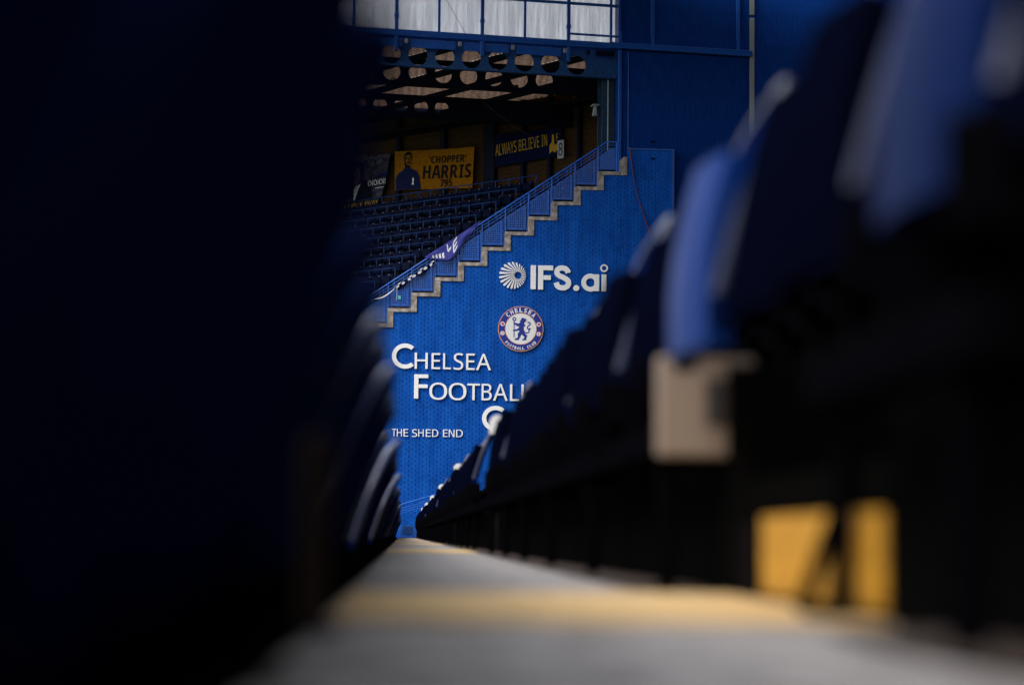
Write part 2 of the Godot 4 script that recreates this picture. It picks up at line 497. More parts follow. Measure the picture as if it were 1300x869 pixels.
# bricks of the end wall: every brick has its own face, chamfers and open upright joints
func lay_bricks(front_z: float, x0: float, x1: float, top_at: Callable, seed_: int, gap := 0.0145, y_from := -0.3) -> Shape:
	var r := RandomNumberGenerator.new()
	r.seed = seed_
	var s := Shape.new()
	var y := y_from
	var course := 0
	while y < 20.0:
		var h := 0.075
		var x := x0 - (0.1125 if course % 2 else 0.0)
		while x < x1:
			var a := maxf(x + gap / 2.0, x0)
			var b := minf(x + 0.225 - gap / 2.0, x1)
			var top: float = minf(top_at.call(a), top_at.call(b))
			var both: float = maxf(top_at.call(a), top_at.call(b))
			if y < both - 0.004 and b - a > 0.02:
				if y >= top - 0.004:   # a brick cut short at a step
					var m := a
					while m < b and top_at.call(m) < y + 0.004: m += 0.005
					a = m
				var t := minf(y + h, maxf(top_at.call(a + 0.001), top_at.call(b)))
				if b - a > 0.02 and t - y > 0.01:
					var z := front_z + r.randf_range(-0.0015, 0.002)
					var k := 0.004
					var q := r.randf_range(0.9, 1.0)
					if r.randf() < 0.06: q *= 0.86
					s.tint = Color(q, q, q)
					var e := Vector3(0, 0, 1)
					var yb := y + 0.0008
					var yt := t - 0.0008
					s.quad(Vector3(a + k, yb + k, z), Vector3(b - k, yb + k, z), Vector3(b - k, yt - k, z), Vector3(a + k, yt - k, z), e)
					s.quad(Vector3(a, yb, z - k), Vector3(b, yb, z - k), Vector3(b - k, yb + k, z), Vector3(a + k, yb + k, z), Vector3(0, -1, 1))
					s.quad(Vector3(a, yt, z - k), Vector3(b, yt, z - k), Vector3(b - k, yt - k, z), Vector3(a + k, yt - k, z), Vector3(0, 1, 1))
					s.quad(Vector3(a, yb, z - k), Vector3(a, yt, z - k), Vector3(a + k, yt - k, z), Vector3(a + k, yb + k, z), Vector3(-1, 0, 1))
					s.quad(Vector3(b, yb, z - k), Vector3(b, yt, z - k), Vector3(b - k, yt - k, z), Vector3(b - k, yb + k, z), Vector3(1, 0, 1))
					s.quad(Vector3(a, yb, z - k), Vector3(a, yt, z - k), Vector3(a, yt, z - 0.06), Vector3(a, yb, z - 0.06), Vector3(-1, 0, 0))
					s.quad(Vector3(b, yb, z - k), Vector3(b, yt, z - k), Vector3(b, yt, z - 0.06), Vector3(b, yb, z - 0.06), Vector3(1, 0, 0))
			x += 0.225
		y += h
		course += 1
		if y > 12.7 and front_z != 0.0: break
	return s

func wall_top(x: float) -> float:
	if x >= corner_x(10): return 12.63
	var k := ceili((x - corner_x(0)) / STEP_X - 0.0001)
	return corner_y(k) - 0.002

func brick_wall() -> void:
	var w := thing("brick_wall", "tall royal blue painted brick wall with a stepped top edge", "wall", Vector3(0, 0, WALL_Z))
	var core := Shape.new()
	var poly := PackedVector2Array([Vector2(-3.4, -0.5), Vector2(8.6, -0.5), Vector2(8.6, 12.6), Vector2(corner_x(10), 12.6)])
	for k in range(10, -5, -1):
		poly.append(Vector2(corner_x(k), corner_y(k) - 0.01))
		poly.append(Vector2(corner_x(k - 1), corner_y(k) - 0.01))
	poly[poly.size() - 1] = Vector2(-3.4, corner_y(-4) - 0.01)
	core.extrude(poly, -0.42, -0.03)
	part("core", core, M.blue_cladding, w)
	var b := part("brick", lay_bricks(0.0001, -3.39, 8.64, wall_top, 5), M.blue_brick, w)
	b.set_meta("kind", "stuff")
	var e := Shape.new()   # the end of the wall and the angle trim along its top
	e.box(Vector3(8.67, 6.1, -0.2), Vector3(0.05, 13.1, 0.45), 0.005)
	part("edge_trim", e, M.blue_steel, w)
	var t := Shape.new()
	t.box(Vector3(7.93, 12.655, -0.15), Vector3(1.53, 0.05, 0.36), 0.006)
	t.box(Vector3(7.93, 12.70, -0.30), Vector3(1.53, 0.05, 0.06), 0.006)
	part("top_trim", t, M.blue_steel, w)
	var f := Shape.new()
	f.box(Vector3(8.0, 12.92, 0.0), Vector3(0.16, 0.06, 0.06), 0.01)
	f.box(Vector3(8.0, 12.35, 0.02), Vector3(0.12, 0.05, 0.05), 0.01)
	part("light_bracket", f, M.dark_steel, w)
	var cb := thing("hanging_cable", "pair of dark red cables drooping down the blue brick wall", "cable", Vector3(7.2, 12.6, WALL_Z + 0.04))
	for q in 2:
		var s := Shape.new()
		var p := []
		for i in 13:
			var u := i / 12.0
			p.append(Vector3(0.02 + u * 0.68 - 0.10 * sin(PI * u) * (1.0 + 0.35 * q) + 0.03 * q, -2.7 * u + 0.10 * (1.0 - u), 0.02 * q))
		s.tube(p, 0.013, 6)
		part("cable", s, M.cable_red, cb)

func cladding_wall() -> void:
	var w := thing("end_wall", "dark blue rendered wall rising behind the brick wall", "wall", PS, BS)
	var s := Shape.new()
	s.box(Vector3(9.1, 8.0, -0.25), Vector3(18.1, 17.0, 0.5), 0.01)
	part("panel", s, M.blue_cladding, w)
	var s2 := Shape.new()
	s2.box(Vector3(9.1, 18.6, -0.33), Vector3(18.1, 4.6, 0.5), 0.01)
	part("upper_panel", s2, M.blue_cladding, w)
	for x: float in [1.18, 4.13]:
		var p := Shape.new()
		p.box(Vector3(x, 18.2, -0.02), Vector3(0.11, 4.0, 0.11), 0.008)
		part("panel_rib", p, M.blue_steel, w)
	for x: float in [2.45, 3.3, 6.2, 7.6]:
		var sm := Shape.new()
		sm.box(Vector3(x, 14.2, 0.004), Vector3(0.03, 3.6, 0.008), 0.002)
		part("seam", sm, M.blue_cladding, w)
	var ledge := Shape.new()
	ledge.box(Vector3(2.1, 16.12, 0.12), Vector3(4.9, 0.05, 0.24), 0.006)
	ledge.box(Vector3(2.1, 16.03, 0.225), Vector3(4.9, 0.16, 0.02), 0.004)
	part("ledge", ledge, M.blue_steel, w)
	var gs := Shape.new()
	gs.box(Vector3(4.60, 13.5, 0.03), Vector3(0.155, 7.6, 0.06), 0.01)
	gs.box(Vector3(4.60, 18.6, 0.03), Vector3(0.155, 2.4, 0.06), 0.01)
	part("cover_strip", gs, M.grey_steel, w)
	var cp := Shape.new()
	cp.box(Vector3(0.06, 9.4, 0.02), Vector3(0.10, 14.3, 0.10), 0.008)
	part("corner_post", cp, M.blue_steel, w)
	var pl := Shape.new()
	pl.tube([Vector3(0.35, 12.7, 0.02), Vector3(0.35, 15.9, 0.02)], 0.02, 6)
	part("pipe", pl, M.blue_steel, w)

# ---------------------------------------------------------------- the stepped parapet, its rails and perforated panels
func stair_parapet() -> void:
	var z := WALL_Z
	var c := thing("stair_coping", "stepped pale concrete coping along the top of the blue brick wall", "coping", Vector3(0, 0, z))
	for k in range(-4, 11):
		var X := corner_x(k)
		var Y := corner_y(k)
		var s := Shape.new()
		s.box(Vector3((X - 0.943 + X - 0.197) / 2.0, Y + 0.058 + rng.randf_range(-0.003, 0.003), -0.17), Vector3(0.742, 0.116, 0.44), 0.008)
		part("coping_slab", s, M.coping, c)
		var u := Shape.new()
		if k < 10:
			u.box(Vector3(X - 0.0985, Y + STEP_Y / 2.0 - 0.002, -0.17 + rng.randf_range(-0.004, 0.004)), Vector3(0.193, STEP_Y - 0.008, 0.44), 0.008)
		else:
			u.extrude(PackedVector2Array([Vector2(X - 0.24, Y), Vector2(X, Y), Vector2(X, Y + 0.6), Vector2(X - 0.11, Y + 0.6), Vector2(X - 0.24, Y + 0.47)]), -0.39, 0.05)
		part("coping_upright", u, M.coping, c)
	# guard panels with square holes
	var g := thing("stair_guard", "royal blue guard rail with perforated panels climbing the stepped coping", "railing", Vector3(0, 0, z - 0.10))
	var pan := Shape.new()
	var W := 0.617
	var n := 9
	var cell := W / n
	var lo := func(x: float) -> float: return 0.44 + 0.68 * x
	for i in n:
		var xa := i * cell
		var xb := xa + cell
		var j := 0
		while j * cell < 0.90:
			var ya := j * cell
			var yb := ya + cell
			var ta: float = lo.call(xa)
			var tb: float = lo.call(xb)
			if yb <= ta and i > 0 and i < n - 1 and j > 0:
				var o := PackedVector2Array([Vector2(xa, ya), Vector2(xb, ya), Vector2(xb, yb), Vector2(xa, yb)])
				var m := 0.0165
				var q := PackedVector2Array([Vector2(xa + m, ya + m), Vector2(xb - m, ya + m), Vector2(xb - m, yb - m), Vector2(xa + m, yb - m)])
				pan.ring(o, q, 0.0, 0.006)
			elif ya < minf(ta, tb):
				pan.extrude(PackedVector2Array([Vector2(xa, ya), Vector2(xb, ya), Vector2(xb, minf(yb, tb)), Vector2(xa, minf(yb, ta))]), 0.0, 0.006)
			elif ya < tb:
				pan.extrude(PackedVector2Array([Vector2(xa + (ya - ta) / 0.68, ya), Vector2(xb, ya), Vector2(xb, minf(yb, tb))]), 0.0, 0.006)
			j += 1
	pan.box(Vector3(W / 2, 0.012, 0.012), Vector3(W, 0.024, 0.026), 0.003)
	pan.box(Vector3(0.010, 0.22, 0.012), Vector3(0.02, 0.44, 0.026), 0.003)
	pan.box(Vector3(W - 0.010, 0.43, 0.012), Vector3(0.02, 0.86, 0.026), 0.003)
	var pm := pan.mesh()
	var rails := Shape.new()
	for k in range(-4, 11):
		var X := corner_x(k) - 0.95
		var Y := corner_y(k) + 0.116
		if k < 10:
			var o := part("guard_panel", pm, M.blue_steel, g)
			o.position = Vector3(X + 0.065, Y + 0.08, 0.02)
		var post := Shape.new()
		post.box(Vector3(X + 0.018, Y + 0.385, 0.0), Vector3(0.034, 0.77, 0.06), 0.004)
		part("post", post, M.blue_rail, g)
		for tb: Array in [[0.05, 0.12, 0.05], [0.05, 0.47, 0.05], [0.70, 0.12, 0.06]]:
			var st := Shape.new()
			st.box(Vector3(X + tb[0], Y + tb[1], 0.02), Vector3(tb[2], 0.02, 0.02), 0.003)
			part("tab", st, M.blue_rail, g)
		var su := Shape.new()
		su.box(Vector3(X + 0.725, Y + 0.50, 0.0), Vector3(0.022, 0.98, 0.04), 0.003)
		part("upright", su, M.blue_rail, g)
		if k < 10:
			for f: float in [0.22, 0.50, 0.62]:
				var bl := Shape.new()
				bl.tube([Vector3(X + f, Y + 0.52 + 0.68 * f, 0.0), Vector3(X + f, Y + 0.77 + 0.677 * f, 0.0)], 0.008, 6)
				part("baluster", bl, M.blue_rail, g)
	var x0 := corner_x(-4) - 0.95
	var x1 := corner_x(10) - 0.95
	var sl := STEP_Y / STEP_X
	var base := corner_y(-4) + 0.116
	var top_end := x1 + 0.30
	for d: Array in [["hand_rail", 0.79, 0.024], ["mid_rail", 0.68, 0.010], ["mid_rail", 0.58, 0.010]]:
		var s := Shape.new()
		var yy: float = base + d[1]
		var yt: float = yy + (top_end - x0) * sl
		s.tube([Vector3(x0, yy, 0.0), Vector3(top_end - 0.02, yt - 0.013, 0.0), Vector3(top_end + 0.03, yt + 0.004, 0), Vector3(top_end + 0.36, yt + 0.004, 0.0)], d[2], 8)
		part(d[0], s, M.blue_rail, g)
	# the last bay at the head of the steps
	var X := corner_x(10) - 0.95
	var Y := corner_y(10) + 0.116
	var lp := Shape.new()
	var top_poly := PackedVector2Array([Vector2(0.065, 0.08), Vector2(0.58, 0.08), Vector2(0.58, 0.75), Vector2(0.55, 0.79), Vector2(0.44, 0.79), Vector2(0.36, 0.74), Vector2(0.065, 0.52)])
	lp.extrude(top_poly, 0.02, 0.026)
	for i in 7:
		for j in 8:
			var hx := 0.12 + i * cell
			var hy := 0.14 + j * cell
			if hy < 0.46 + 0.68 * (hx - 0.06) and hy < 0.74:
				lp.box(Vector3(hx, hy, 0.030), Vector3(0.006, 0.006, 0.008))
	var o := part("guard_panel", lp, M.blue_steel, g)
	o.position = Vector3(X, Y, 0)
	var ep := Shape.new()
	ep.box(Vector3(X + 0.62, Y + 0.50, 0), Vector3(0.045, 1.0, 0.05), 0.004)
	part("post", ep, M.blue_rail, g)
	# a crumpled navy flag tied over the hand rail
	var flag := thing("draped_flag", "navy flag with white letters L and E tied over the hand rail", "flag", Vector3(0, 0, z - 0.05))
	var A := Vector2(0.62, 8.99); var B := Vector2(2.42, 10.21)
	var place := func(u: float, v: float) -> Vector3:
		var p := A.lerp(B, u)
		var drop := 0.0
		if u < 0.42: drop = lerpf(0.02, 0.50, u / 0.42)
		elif u < 0.55: drop = lerpf(0.50, 0.49, (u - 0.42) / 0.13)
		else: drop = lerpf(0.49, 0.06, pow((u - 0.55) / 0.45, 0.75))
		var fold := 0.030 * sin(u * 9.0 + v * 4.0) * v + 0.012 * sin(u * 23.0 - v * 6.0)
		return Vector3(p.x + 0.10 * v * (0.6 - u), p.y + 0.012 - drop * v * 1.22, 0.03 + 0.05 * v + fold)
	var grid := []
	for i in 19:
		var line := []
		for j in 41: line.append(place.call(j / 40.0, i / 18.0))
		grid.append(line)
	var fs := Shape.new()
	fs.shell(grid, 0.006)
	part("cloth", fs, M.flag_cloth, flag)
	var on_cloth := func(poly: PackedVector2Array) -> Shape:   # print that lies on the cloth
		var s := Shape.new()
		var ix := Geometry2D.triangulate_polygon(poly)
		for i in range(0, ix.size(), 3):
			var t := []
			for k in 3:
				var q := poly[ix[i + k]]
				t.append((place.call(q.x, q.y) as Vector3) + Vector3(0, 0, 0.010))
			s.flat(t[0], t[1], t[2], Vector3(0, 0, 1))
		return s
	var L := [[Vector2(0.400, 0.10), Vector2(0.415, 0.50)], [Vector2(0.415, 0.50), Vector2(0.472, 0.40)]]
	var E := [[Vector2(0.512, 0.22), Vector2(0.520, 0.78)], [Vector2(0.512, 0.22), Vector2(0.578, 0.08)], [Vector2(0.518, 0.50), Vector2(0.576, 0.34)], [Vector2(0.520, 0.78), Vector2(0.585, 0.62)]]
	for letter in [L, E]:
		var s := Shape.new()
		for bar: Array in letter:
			var a: Vector2 = bar[0]; var b: Vector2 = bar[1]
			var steep := absf(b.y - a.y) > absf(b.x - a.x) * 3.0
			for q in 6:
				var p0 := a.lerp(b, q / 6.0); var p1 := a.lerp(b, (q + 1) / 6.0)
				var w := Vector2(0.010, 0) if steep else Vector2(0, 0.065)
				s.add(on_cloth.call(PackedVector2Array([p0 - w, p1 - w, p1 + w, p0 + w])), Transform3D())
		part("letter", s, M.white_cloth, flag)
	for i in 4:
		var u := 0.115 + i * 0.062
		var s: Shape = on_cloth.call(PackedVector2Array([Vector2(u, 0.55), Vector2(u + 0.036, 0.48), Vector2(u + 0.046, 0.86), Vector2(u + 0.012, 0.90)]))
		part("letter", s, M.white_cloth, flag)
	# torn banner along the thin rails lower down
	var tb := thing("torn_banner", "torn strip of navy and white banner twisted along the lower hand rail", "banner", Vector3(0, 0, z - 0.04))
	var strip := []
	for i in 5:
		var line := []
		for j in 31:
			var u := j / 30.0
			var v := i / 4.0
			line.append(Vector3(lerpf(-0.28, 0.95, u), 8.07 + u * 0.84 - 0.16 * v - 0.05 * sin(u * 11.0) * v, 0.03 + 0.03 * sin(u * 17.0 + v * 3.0)))
		strip.append(line)
	var ts := Shape.new()
	ts.shell(strip, 0.005)
	part("strip", ts, M.navy_cloth, tb)
	for i in 7:
		var u := 0.05 + i * 0.14 + rng.randf_range(-0.02, 0.02)
		var x := lerpf(-0.28, 0.95, u)
		var y := 8.07 + u * 0.84 - 0.07
		var p := PackedVector2Array()
		for k in 6:
			var an := TAU * k / 6.0
			var rad := rng.randf_range(0.030, 0.058)
			p.append(Vector2(cos(an) * rad * 1.5, sin(an) * rad).rotated(0.6) + Vector2(x, y))
		print_on(tb, "white_patch", p, 0.064, M.white_cloth)
		if i % 2 == 0:
			var q := PackedVector2Array([Vector2(x + 0.02, y + 0.05), Vector2(x + 0.10, y + 0.11), Vector2(x + 0.09, y + 0.14), Vector2(x + 0.01, y + 0.09)])
			print_on(tb, "white_patch", q, 0.062, M.white_cloth)
	var hang := []
	for i in 4:
		var line := []
		for j in 21:
			var u := j / 20.0
			var v := i / 3.0
			line.append(Vector3(lerpf(-1.0, -0.24, u), 7.60 + 0.46 * pow(u, 0.9) - 0.09 * sin(PI * u) - 0.055 * v * sin(PI * minf(1.0, u * 1.05 + 0.02)), 0.06 + 0.02 * v))
		hang.append(line)
	var hs := Shape.new()
	hs.shell(hang, 0.006)
	part("white_edge", hs, M.white_cloth, tb)
	var cord := Shape.new()
	cord.tube([Vector3(-0.25, 8.0, 0.06), Vector3(-0.245, 7.75, 0.06), Vector3(-0.27, 7.60, 0.06)], 0.008, 6)
	part("cord", cord, M.white_cloth, tb)
	var stk := Shape.new()
	stk.box(Vector3(corner_x(1) - 0.95 + 0.38, corner_y(1) + 0.116 + 0.36, -0.052), Vector3(0.09, 0.11, 0.004))
	tag(part("sticker", stk, M.teal_sticker, self), "small pale green sticker on a perforated blue guard panel", "sticker")
	get_node("sticker").position = Vector3(0, 0, z)

# ---------------------------------------------------------------- glass screen, cellular beams and roof of the far stand
func cellular_beam(called: String, label: String, s0: float, s1: float, bottom: float, top: float, hole_y: float, r: float, pitch: float, first: float, count: int, back: float, m: Material) -> void:
	var o := thing(called, label, "beam", sp(0, 0, back), BS, "")
	var web := Shape.new()
	var xs := []
	for i in count: xs.append(first + pitch * i)
	var x := s0
	var seg := 24
	for cx: float in xs:
		var xa: float = cx - pitch / 2.0
		var xb: float = cx + pitch / 2.0
		if xa > x + 0.001:
			web.box(Vector3((x + xa) / 2.0, (bottom + top) / 2.0, 0), Vector3(xa - x, top - bottom, 0.03))
		var outer := PackedVector2Array()
		var inner := PackedVector2Array()
		for i in seg:
			var a := TAU * (i + 0.5) / seg
			var d := Vector2(cos(a), sin(a))
			var k := minf((pitch / 2.0) / maxf(absf(d.x), 1e-5), ((top - hole_y) if d.y > 0 else (hole_y - bottom)) / maxf(absf(d.y), 1e-5))
			outer.append(Vector2(cx, hole_y) + d * k)
			inner.append(Vector2(cx, hole_y) + d * r)
		# keep the square corners of each cell
		for corner: Vector2 in [Vector2(xa, bottom), Vector2(xb, bottom), Vector2(xb, top), Vector2(xa, top)]:
			var best := 0
			for i in seg:
				if outer[i].distance_to(corner) < outer[best].distance_to(corner): best = i
			outer[best] = corner
		web.ring(outer, inner, -0.015, 0.015)
		x = xb
	if s1 > x + 0.001:
		web.box(Vector3((x + s1) / 2.0, (bottom + top) / 2.0, 0), Vector3(s1 - x, top - bottom, 0.03))
	part("web", web, m, o)
	for y: float in [bottom, top]:
		var fl := Shape.new()
		fl.box(Vector3((s0 + s1) / 2.0, y + (-0.012 if y == bottom else 0.012), 0), Vector3(s1 - s0, 0.024, 0.2), 0.003)
		part("flange", fl, m, o)

func upper_deck() -> void:
	# dusty glass wind screen in its blue frame
	var g := thing("glass_screen", "dusty glass wind screen in a blue steel frame above the far stand", "screen", sp(0, 0, 0), BS)
	var mull := [-12.9, -11.5, -10.12, -8.73, -7.36, -5.97, -4.56, -3.14, -1.69, -0.25, 0.03]
	for i in mull.size():
		var thick := i in [4, 6, 8]
		var s := Shape.new()
		if thick:
			s.box(Vector3(mull[i], 17.2, 0.06), Vector3(0.105, 3.5, 0.10), 0.008)
			s.box(Vector3(mull[i], 16.60, 0.06), Vector3(0.14, 0.12, 0.13), 0.008)
		else:
			s.box(Vector3(mull[i], 17.55, 0.02), Vector3(0.075, 2.82, 0.07), 0.006)
		part("mullion", s, M.blue_steel, g)
	for i in mull.size() - 1:
		var s := Shape.new()
		var w: float = mull[i + 1] - mull[i]
		s.box(Vector3((mull[i] + mull[i + 1]) / 2.0, 17.55, -0.02), Vector3(w - 0.02, 2.8, 0.012))
		part("pane", s, M.dusty_glass, g)
	for d: Array in [[-12.9, 0.03, 17.39, 0.09], [-1.69, 0.03, 16.38, 0.065]]:
		var s := Shape.new()
		s.box(Vector3((d[0] + d[1]) / 2.0, d[2], 0.015), Vector3(d[1] - d[0], d[3], 0.05), 0.005)
		part("transom", s, M.blue_steel, g)
	var sill := Shape.new()
	sill.box(Vector3(-6.4, 16.045, 0.06), Vector3(13.0, 0.20, 0.14), 0.008)
	part("sill", sill, M.blue_steel, g)
	var j := thing("eaves_joist", "row of short blue steel plates with grey clips below the glass screen", "joist", sp(0, 0, 0), BS)
	for i in 6:
		var clip_s := -1.80 - 1.745 * i
		var s := Shape.new()
		s.box(Vector3(clip_s - 0.86, 15.74, 0.0), Vector3(1.46, 0.27, 0.04), 0.006)
		part("plate", s, M.blue_steel, j)
		for e: float in [clip_s, clip_s - 0.13]:
			pass
		var cl := Shape.new()
		cl.box(Vector3(clip_s, 15.80, 0.05), Vector3(0.10, 0.15, 0.08), 0.008)
		part("clip", cl, M.grey_steel, j)
	var bb := Shape.new()
	bb.box(Vector3(-0.45, 15.80, 0.02), Vector3(0.62, 0.12, 0.2), 0.01)
	bb.box(Vector3(-1.02, 15.80, 0.02), Vector3(0.12, 0.12, 0.1), 0.01)
	part("junction_box", bb, M.dark_steel, j)
	cellular_beam("cellular_beam", "front blue cellular beam with a row of round holes below the glass", -14.0, 0.08, 15.06, 16.06, 15.42, 0.315, 0.877, -13.6, 15, 0.3, M.beam_blue)
	cellular_beam("cellular_beam", "second cellular beam with round holes just behind the front one", -14.0, 1.0, 15.12, 15.98, 15.52, 0.30, 0.877, -13.07, 14, 3.3, M.dark_steel)
	cellular_beam("cellular_beam", "smaller dark cellular beam deepest under the far roof", -15.0, 1.5, 14.72, 15.50, 15.12, 0.245, 0.735, -14.05, 14, 7.0, M.dark_steel)
	# the roof: translucent corrugated sheets between dark rafters, dark deck beyond
	var rf := thing("stand_roof", "dark roof of the far stand with brown translucent corrugated sheets", "roof", sp(0, 0, 0), BS)
	var shear := -0.48
	for col in range(-1, 6):
		for row in 3:
			var b0: float = [0.5, 3.32, 6.95][row]
			var b1: float = [3.22, 6.93, 11.5][row]
			var sa := -12.0 + 2.3 * (col + 1) + 4.7 * 0.0
			var grid := []
			var m := int((b1 - b0) / 0.025)
			for i in m + 1:
				var b := b0 + (b1 - b0) * i / m
				var y := 16.0 + 0.03 * sin(TAU * b / 0.2)
				grid.append([Vector3(sa + 0.01 + shear * (b - 5.0), y, -b), Vector3(sa + 2.29 + shear * (b - 5.0), y, -b)])
			var s := Shape.new()
			s.sheet(grid)
			part("roof_sheet", s, M.roof_sheet, rf)
	for col in range(-1, 8):
		var s := Shape.new()
		var sa := -12.0 + 2.3 * (col + 1)
		var a := Vector3(sa + shear * (0.5 - 5.0), 15.86, -0.5)
		var b := Vector3(sa + shear * (12.0 - 5.0), 15.86, -12.0)
		s.box((a + b) / 2.0, Vector3(0.08, 0.22, a.distance_to(b)), 0.008, Basis.looking_at(b - a))
		part("rafter", s, M.dark_steel, rf)
	for b: float in [3.45, 7.05, 9.6]:
		var s := Shape.new()
		s.box(Vector3(-4.0, 15.92, -b), Vector3(20, 0.14, 0.09), 0.006)
		part("purlin", s, M.dark_steel, rf)
	for k in 3:
		var s := Shape.new()
		var p := sp(0, 0, 0)
		var a := Vector3(-6.9 + 2.2 * k, 15.45, -5.0)
		var b := Vector3(-6.3 + 2.2 * k, 15.95, -6.4)
		s.box((a + b) / 2.0, Vector3(0.10, 0.10, a.distance_to(b)), 0.006, Basis.looking_at(b - a))
		part("brace", s, M.grey_steel if k == 0 else M.dark_steel, rf)
	var deck := Shape.new()
	deck.box(Vector3(-6, 16.25, -15.3), Vector3(26, 0.2, 7.6), 0.0)
	deck.box(Vector3(5.6, 16.35, -5.8), Vector3(8.4, 0.2, 11.0), 0.0)
	part("roof_deck", deck, M.dark_soffit, rf)
	var fasc := Shape.new()
	fasc.box(Vector3(-5, 15.85, -11.6), Vector3(20, 0.4, 0.08), 0.0)
	part("deep_purlin", fasc, M.dark_steel, rf)
	# column beside the wall corner
	var col := thing("steel_column", "weathered teal steel column at the corner of the blue wall", "column", sp(0, 0, 0), BS)
	var cs := Shape.new()
	cs.box(Vector3(-0.18, 13.6, -0.55), Vector3(0.42, 4.6, 0.04), 0.004)
	cs.box(Vector3(-0.18, 13.6, -0.80), Vector3(0.03, 4.6, 0.46), 0.004)
	cs.box(Vector3(-0.18, 13.6, -1.05), Vector3(0.42, 4.6, 0.04), 0.004)
	part("flanged_shaft", cs, M.teal_steel, col)
	var cp := Shape.new()
	cp.tube([Vector3(-0.20, 12.2, -0.46), Vector3(-0.20, 15.9, -0.46)], 0.022, 8)
	part("pipe", cp, M.grey_steel, col)
	var ct := Shape.new()
	ct.box(Vector3(-0.04, 15.5, -0.5), Vector3(0.04, 0.9, 0.04), 0.004, Basis(Vector3(0, 0, 1), 0.35))
	ct.box(Vector3(-0.05, 15.05, -0.5), Vector3(0.34, 0.04, 0.04), 0.004)
	part("stay", ct, M.teal_steel, col)
	var lamp := Shape.new()
	lamp.box(Vector3(-0.52, 14.25, -0.9), Vector3(0.22, 0.05, 0.3), 0.01)
	lamp.extrude(PackedVector2Array([Vector2(-0.60, 13.9), Vector2(-0.48, 13.9), Vector2(-0.51, 14.22), Vector2(-0.55, 14.22)]), -1.0, -0.8)
	part("loudspeaker", lamp, M.grey_steel, col)
	# thin cables
	var c1 := Shape.new()
	c1.tube([sp(-5.95, 17.55, -0.14), sp(-5.78, 17.21, -0.14), sp(-5.12, 16.12, -0.14)], 0.008, 5)
	tag(part("thin_cable", c1, M.cable_dark, self), "thin black cable hanging slanted across the glass screen", "cable")
	var c2 := Shape.new()
	var pts := []
	for i in 12:
		var u := i / 11.0
		pts.append(sp(-4.6 + 3.0 * u, 15.0 - 0.35 * u - 0.9 * pow(u, 0.9) - 0.15 * sin(PI * u), 2.2 + 2.5 * u))
	c2.tube(pts, 0.009, 5)
	tag(part("thin_cable", c2, M.cable_red, self), "thin dark red cable sagging under the far roof", "cable")

# ---------------------------------------------------------------- the far stand: terraces, back wall, rail seats
func row_line(k: int) -> Vector3:   # where the long part of row k ends, on its own tread
	return Vector3(4.6 - 0.71 * (10 - k), 11.95 - 0.486 * (10 - k), -75.3)

